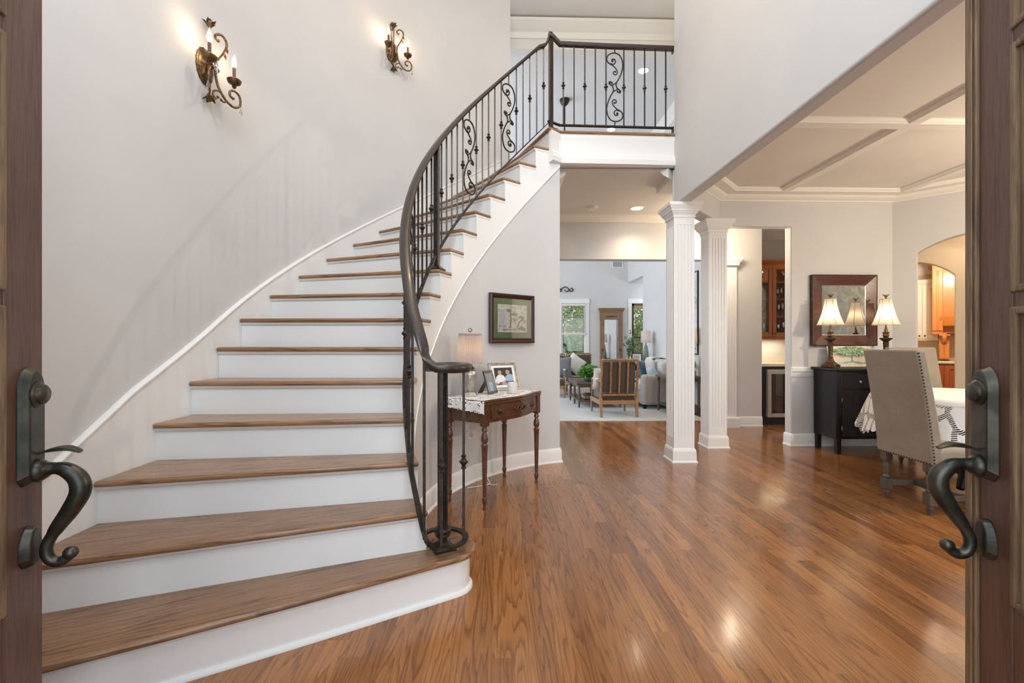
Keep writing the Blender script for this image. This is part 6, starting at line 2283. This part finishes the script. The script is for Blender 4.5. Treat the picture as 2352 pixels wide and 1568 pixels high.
st.build('stems', M_green, t, smooth=50)
lf.build('foliage', leafmat('olive_leaf', (0.06, 0.13, 0.04), (0.16, 0.26, 0.10)), t, smooth=None, recalc=False, kind='stuff')

# tall pier mirror
t = thing('pier_mirror', 'tall weathered pine pier mirror with carved cornice against the far wall', 'mirror', (2.86, 11.49, 0.0))
m = MB()
m.box(-0.29, -0.05, 0.0, -0.18, 0.0, 1.94).box(0.18, -0.05, 0.0, 0.29, 0.0, 1.94)
m.box(-0.18, -0.05, 0.0, 0.18, 0.0, 0.22).box(-0.29, -0.055, 1.76, 0.29, 0.0, 1.94)
m.build('frame', M_pine, t, smooth=None, bevel=0.004)
m = MB().sweep([(-0.29, 0.0, 1.94), (-0.29, -0.055, 1.94), (0.29, -0.055, 1.94), (0.29, 0.0, 1.94)], [(-0.03, 0), (0.004, 0), (0.012, 0.04), (0.03, 0.06), (0.03, 0.08), (0.045, 0.10), (0.045, 0.115), (-0.03, 0.115)])
m.build('cornice', M_pine, t, smooth=30)
m = MB()
for s in (-1, 1):
    q = catmull([(s * x, -0.062, z) for x, z in ((0.0, 1.83), (0.04, 1.85), (0.08, 1.835), (0.12, 1.85), (0.16, 1.835))], 4)
    m.tube(q, [0.014 - 0.010 * k / len(q) for k in range(len(q))], 6)
m.ball((0, -0.06, 1.845), 0.022, 8)
m.build('carving', plain('dark_carving', (0.10, 0.055, 0.03), 0.5), t, smooth=50)
for s in (-1, 1):
    MB().taper((s * 0.235, -0.06), 0.03, 0.012, 1.64, 0.042, 0.028, 1.76).build('bracket', M_pine, t, smooth=None)
    MB().box(s * 0.235 - 0.022, -0.058, 0.95, s * 0.235 + 0.022, -0.049, 1.02).build('rosette', plain('dark_rosette', (0.14, 0.04, 0.025), 0.5), t, smooth=None)
MB().box(-0.18, -0.03, 0.22, 0.18, -0.026, 1.76).build('mirror_glass', M_mirror, t, smooth=None)

# windows with blinds
def window(name, x0, x1, z0, z1, dark, blind_bottom, casing=0.09, nsl=None):
    h = holder(name, ((x0 + x1) / 2, 11.5, z0))
    fm = M_frame_dark2 if dark else M_trim
    m = MB()
    wv = casing
    m.box(x0 - wv, 11.48, z0 - 0.10, x0, 11.499, z1 + wv).box(x1, 11.48, z0 - 0.10, x1 + wv, 11.499, z1 + wv)
    m.box(x0 - wv - 0.01, 11.47, z1, x1 + wv + 0.01, 11.499, z1 + wv + 0.03)
    m.box(x0 - wv - 0.02, 11.44, z0 - 0.03, x1 + wv + 0.02, 11.499, z0)
    m.build('casing', M_trim, h, world=True, smooth=None, bevel=0.003)
    m = MB()
    fw = 0.055 if dark else 0.035
    zm = (z0 + z1) / 2 - 0.02
    m.box(x0, 11.50, z0, x0 + fw, 11.56, z1).box(x1 - fw, 11.50, z0, x1, 11.56, z1)
    m.box(x0, 11.50, z0, x1, 11.56, z0 + fw).box(x0, 11.50, z1 - fw, x1, 11.56, z1)
    m.box(x0, 11.515, zm - 0.02, x1, 11.55, zm + 0.02)
    f = m.build('window_frame', fm, h, world=True, smooth=None)
    MB().box(x0 + fw, 11.535, z0 + fw, x1 - fw, 11.540, z1 - fw).build('pane', M_glassclear, h, world=True, smooth=None)
    return h
M_frame_dark2 = wood('dark_window_wood', (0.11, 0.045, 0.02), (0.05, 0.02, 0.01), 0.4, coord='obj', axis='z')
window('window_1', 1.58, 2.20, 0.86, 2.18, False, 1.37)
window('window_2', 3.40, 4.25, 0.46, 2.18, True, 0.7)
def blind(label, x0, x1, ztop, zbot, mat):
    t = thing('window_blind', label, 'blind', ((x0 + x1) / 2, 11.485, ztop))
    w = (x1 - x0) / 2
    MB().box(-w, -0.035, -0.055, w, 0.0, 0.0).build('head_rail', mat, t, smooth=None)
    n = int((ztop - zbot) / 0.042)
    sl = None
    for k in range(n):
        z = -0.075 - 0.042 * k
        if sl is None:
            m = MB().box(-w + 0.005, -0.022, -0.0015, w - 0.005, 0.022, 0.0015, Matrix.Rotation(radians(14), 4, 'X'))
            sl = m.build('slat', mat, t, smooth=None)
            o = sl
        else:
            o = sl.copy()
            COL.objects.link(o)
        o.location = (0, -0.018, z)
    z = -0.075 - 0.042 * n
    MB().box(-w, -0.03, z - 0.05, w, 0.0, z).build('bottom_rail', mat, t, smooth=None)
    return t
M_slat = plain('cream_slat', (0.74, 0.70, 0.60), 0.5)
M_slatw = plain('wood_slat', (0.30, 0.20, 0.11), 0.5)
blind('cream slatted blind half lowered over the left living room window', 1.585, 2.195, 2.17, 1.46, M_slat)
blind('wooden slatted blind fully lowered over the dark framed window', 3.46, 4.19, 2.12, 0.62, M_slatw)

# iron scroll over the window, air grille, tall art, recessed lamps
t = thing('iron_scroll', 'small black iron scroll ornament on the wall above the window', 'wall ornament', (1.56, 11.49, 2.54))
m = MB()
for s in (-1, 1):
    q = catmull([(s * x, -0.012, z) for x, z in ((0.02, -0.06), (-0.005, -0.03), (0.03, 0.02), (0.10, 0.06), (0.17, 0.04), (0.21, -0.01), (0.26, -0.055), (0.31, -0.03), (0.30, 0.02), (0.26, 0.03))], 5)
    m.tube(q, 0.011, 6)
    q = catmull([(s * x, -0.012, z) for x, z in ((0.10, -0.01), (0.12, -0.05), (0.17, -0.06), (0.20, -0.02), (0.24, 0.01))], 5)
    m.tube(q, 0.010, 6)
m.build('scroll', M_iron, t, smooth=50)
t = thing('air_grille', 'white return air grille high on the far living room wall', 'vent', (3.03, 11.498, 3.10))
m = MB()
m.box(-0.14, -0.012, 0.0, 0.14, 0.0, 0.02).box(-0.14, -0.012, 0.16, 0.14, 0.0, 0.18).box(-0.14, -0.012, 0.02, -0.12, 0.0, 0.16).box(0.12, -0.012, 0.02, 0.14, 0.0, 0.16)
m.build('frame', M_white, t, smooth=None)
for k in range(7):
    MB().box(-0.12, -0.008, 0.03 + 0.018 * k, 0.12, -0.002, 0.036 + 0.018 * k).build('slat', plain('grey_slat', (0.30, 0.30, 0.31), 0.5) if k == 0 else bpy.data.materials['grey_slat'], t, smooth=None)
t = thing('tall_artwork', 'tall pale abstract canvas in a dark frame seen between the columns', 'picture', (3.298, 7.62, 0.98), -pi / 2)
m = MB()
m.box(-0.26, -0.022, 0.0, -0.24, 0, 1.40).box(0.24, -0.022, 0.0, 0.26, 0, 1.40).box(-0.24, -0.022, 0, 0.24, 0, 0.02).box(-0.24, -0.022, 1.38, 0.24, 0, 1.40)
m.build('frame', M_blackplain, t, smooth=None)
mm, nt, b = nodes('pale_abstract')
tc = N(nt, 'ShaderNodeTexCoord')
n1 = N(nt, 'ShaderNodeTexNoise', Scale=14.0, Detail=5.0, Roughness=0.75)
nt.links.new(tc.outputs['Object'], n1.inputs['Vector'])
r = ramp(nt, [(0.36, (0.06, 0.08, 0.09)), (0.45, (0.42, 0.48, 0.50)), (0.6, (0.62, 0.66, 0.68))])
nt.links.new(n1.outputs['Fac'], r.inputs[0])
nt.links.new(r.outputs[0], b.inputs['Base Color'])
MB().box(-0.24, -0.019, 0.02, 0.24, -0.01, 1.38).build('canvas', mm, t, smooth=None)

def can_light(x, y, z, label, group):
    t = thing('recessed_light', label, 'ceiling light', (x, y, z), 0, group)
    MB().lathe([(0.072, -0.002), (0.095, -0.006), (0.098, 0.0)], 28).build('trim_ring', M_white, t, smooth=40)
    MB().lathe([(0.072, -0.003), (0.0, -0.0031)], 28).build('lens', M_can, t, smooth=None)
    return t
can_light(1.815, 5.90, 2.966, 'lit recessed light in the hall ceiling between stair and columns', 'recessed ceiling lights')
can_light(2.32, 7.2, 5.58, 'lit recessed light in the high ceiling, seen through the balcony balusters', 'recessed ceiling lights')
can_light(2.30, 9.22, 5.58, 'lit recessed light in the high ceiling, just above the balcony floor edge', 'recessed ceiling lights')
light('hall_can_beam', 'SPOT', (1.815, 5.90, 2.94), 30, WARM, 0.06, spot=radians(125), blend=0.8)
light('living_can_beam', 'SPOT', (2.32, 7.2, 5.55), 60, WARM, 0.06, spot=radians(110), blend=0.8)
t = thing('smoke_detector', 'small round white detector on the hall ceiling', 'detector', (1.22, 5.85, 2.966))
MB().lathe([(0.055, -0.035), (0.06, -0.02), (0.06, 0.0)], 20).build('body', M_white, t, smooth=40)
t = thing('ceiling_fan', 'dark ceiling fan hung on a long rod from the high living room ceiling', 'ceiling fan', (1.17, 8.1, 5.58))
MB().lathe([(0.03, -0.11), (0.07, -0.07), (0.09, -0.02), (0.09, 0.0)], 24).build('canopy', M_iron, t, smooth=50)
MB().tube([(0, 0, -0.08), (0, 0, -1.6)], 0.014, 10).build('down_rod', M_iron, t, smooth=50)
MB().lathe([(0.05, -1.92), (0.11, -1.86), (0.13, -1.75), (0.11, -1.65), (0.03, -1.58)], 24).build('motor', M_iron, t, smooth=50)
for k in range(5):
    MB().box(0.12, -0.06, -1.80, 0.62, 0.06, -1.79, Matrix.Rotation(2 * pi * k / 5, 4, 'Z') @ Matrix.Rotation(radians(9), 4, 'X')).build('blade', M_black, t, smooth=None)

# ------------------------------------------------------------------ garden beyond the far windows
gm = paint('lawn', (0.10, 0.20, 0.04), 0.9, 0.4, 30, 0.3)
o = MB().box(-14, 11.8, -0.35, 18, 40, -0.25).build('lawn', gm, None, smooth=None)
struct(o)
L_tree = leafmat('tree_leaf', (0.10, 0.24, 0.03), (0.40, 0.55, 0.14))
L_shrub = leafmat('shrub_leaf', (0.08, 0.22, 0.03), (0.28, 0.46, 0.10))
M_bark = plain('bark', (0.10, 0.065, 0.04), 0.9)
rr = random.Random(31)
def tree(label, x, y, h, R):
    t = thing('garden_tree', label, 'tree', (x, y, -0.25), 0, 'trees beyond the living room windows')
    MB().tube([(0, 0, 0), (0.1, 0, h * 0.5), (0.0, 0.1, h * 0.8)], [0.16, 0.12, 0.07], 8).build('trunk', M_bark, t, smooth=50)
    m = MB()
    leaves(m, (0, 0, h), R, 2600, 0.11, rr, 0.8, 0)
    m.build('crown', L_tree, t, smooth=None, recalc=False, kind='stuff')
def shrub(label, x, y, R):
    t = thing('garden_shrub', label, 'shrub', (x, y, -0.25), 0, 'shrubs beyond the living room windows')
    m = MB()
    leaves(m, (0, 0, R * 0.8), R, 2600, 0.085, rr, 0.95, 0.1)
    m.build('foliage', L_shrub, t, smooth=None, recalc=False, kind='stuff')
tree('broad green tree behind the left living room window', 3.2, 19.0, 3.0, 1.9)
tree('green tree behind the dark framed window', 7.4, 18.5, 2.8, 2.1)
tree('distant green tree between the two living room windows', 6.2, 26.5, 3.2, 2.6)
tree('distant green tree at the left edge of the window', 0.6, 26.0, 3.4, 2.6)
shrub('leafy shrub below the left living room window', 3.0, 16.2, 1.25)
shrub('leafy shrub outside the dark framed window', 5.3, 15.4, 1.3)
shrub('leafy shrub seen low through the right of the left window', 1.2, 18.6, 1.3)
shrub('tall leafy shrub far behind the left living room window', 4.6, 20.5, 1.5)
t = thing('garden_lantern', 'white post lantern on the terrace outside the left window', 'lantern', (1.78, 12.9, -0.25))
MB().tube([(0, 0, 0), (0, 0, 1.05)], 0.03, 8).build('post', M_blackplain, t, smooth=50)
m = sq_stack(MB(), [(0.08, 1.05), (0.11, 1.32)])
m.build('lamp_glass', M_white, t, smooth=None)
sq_stack(MB(), [(0.14, 1.32), (0.03, 1.42)]).build('roof', M_blackplain, t, smooth=None)
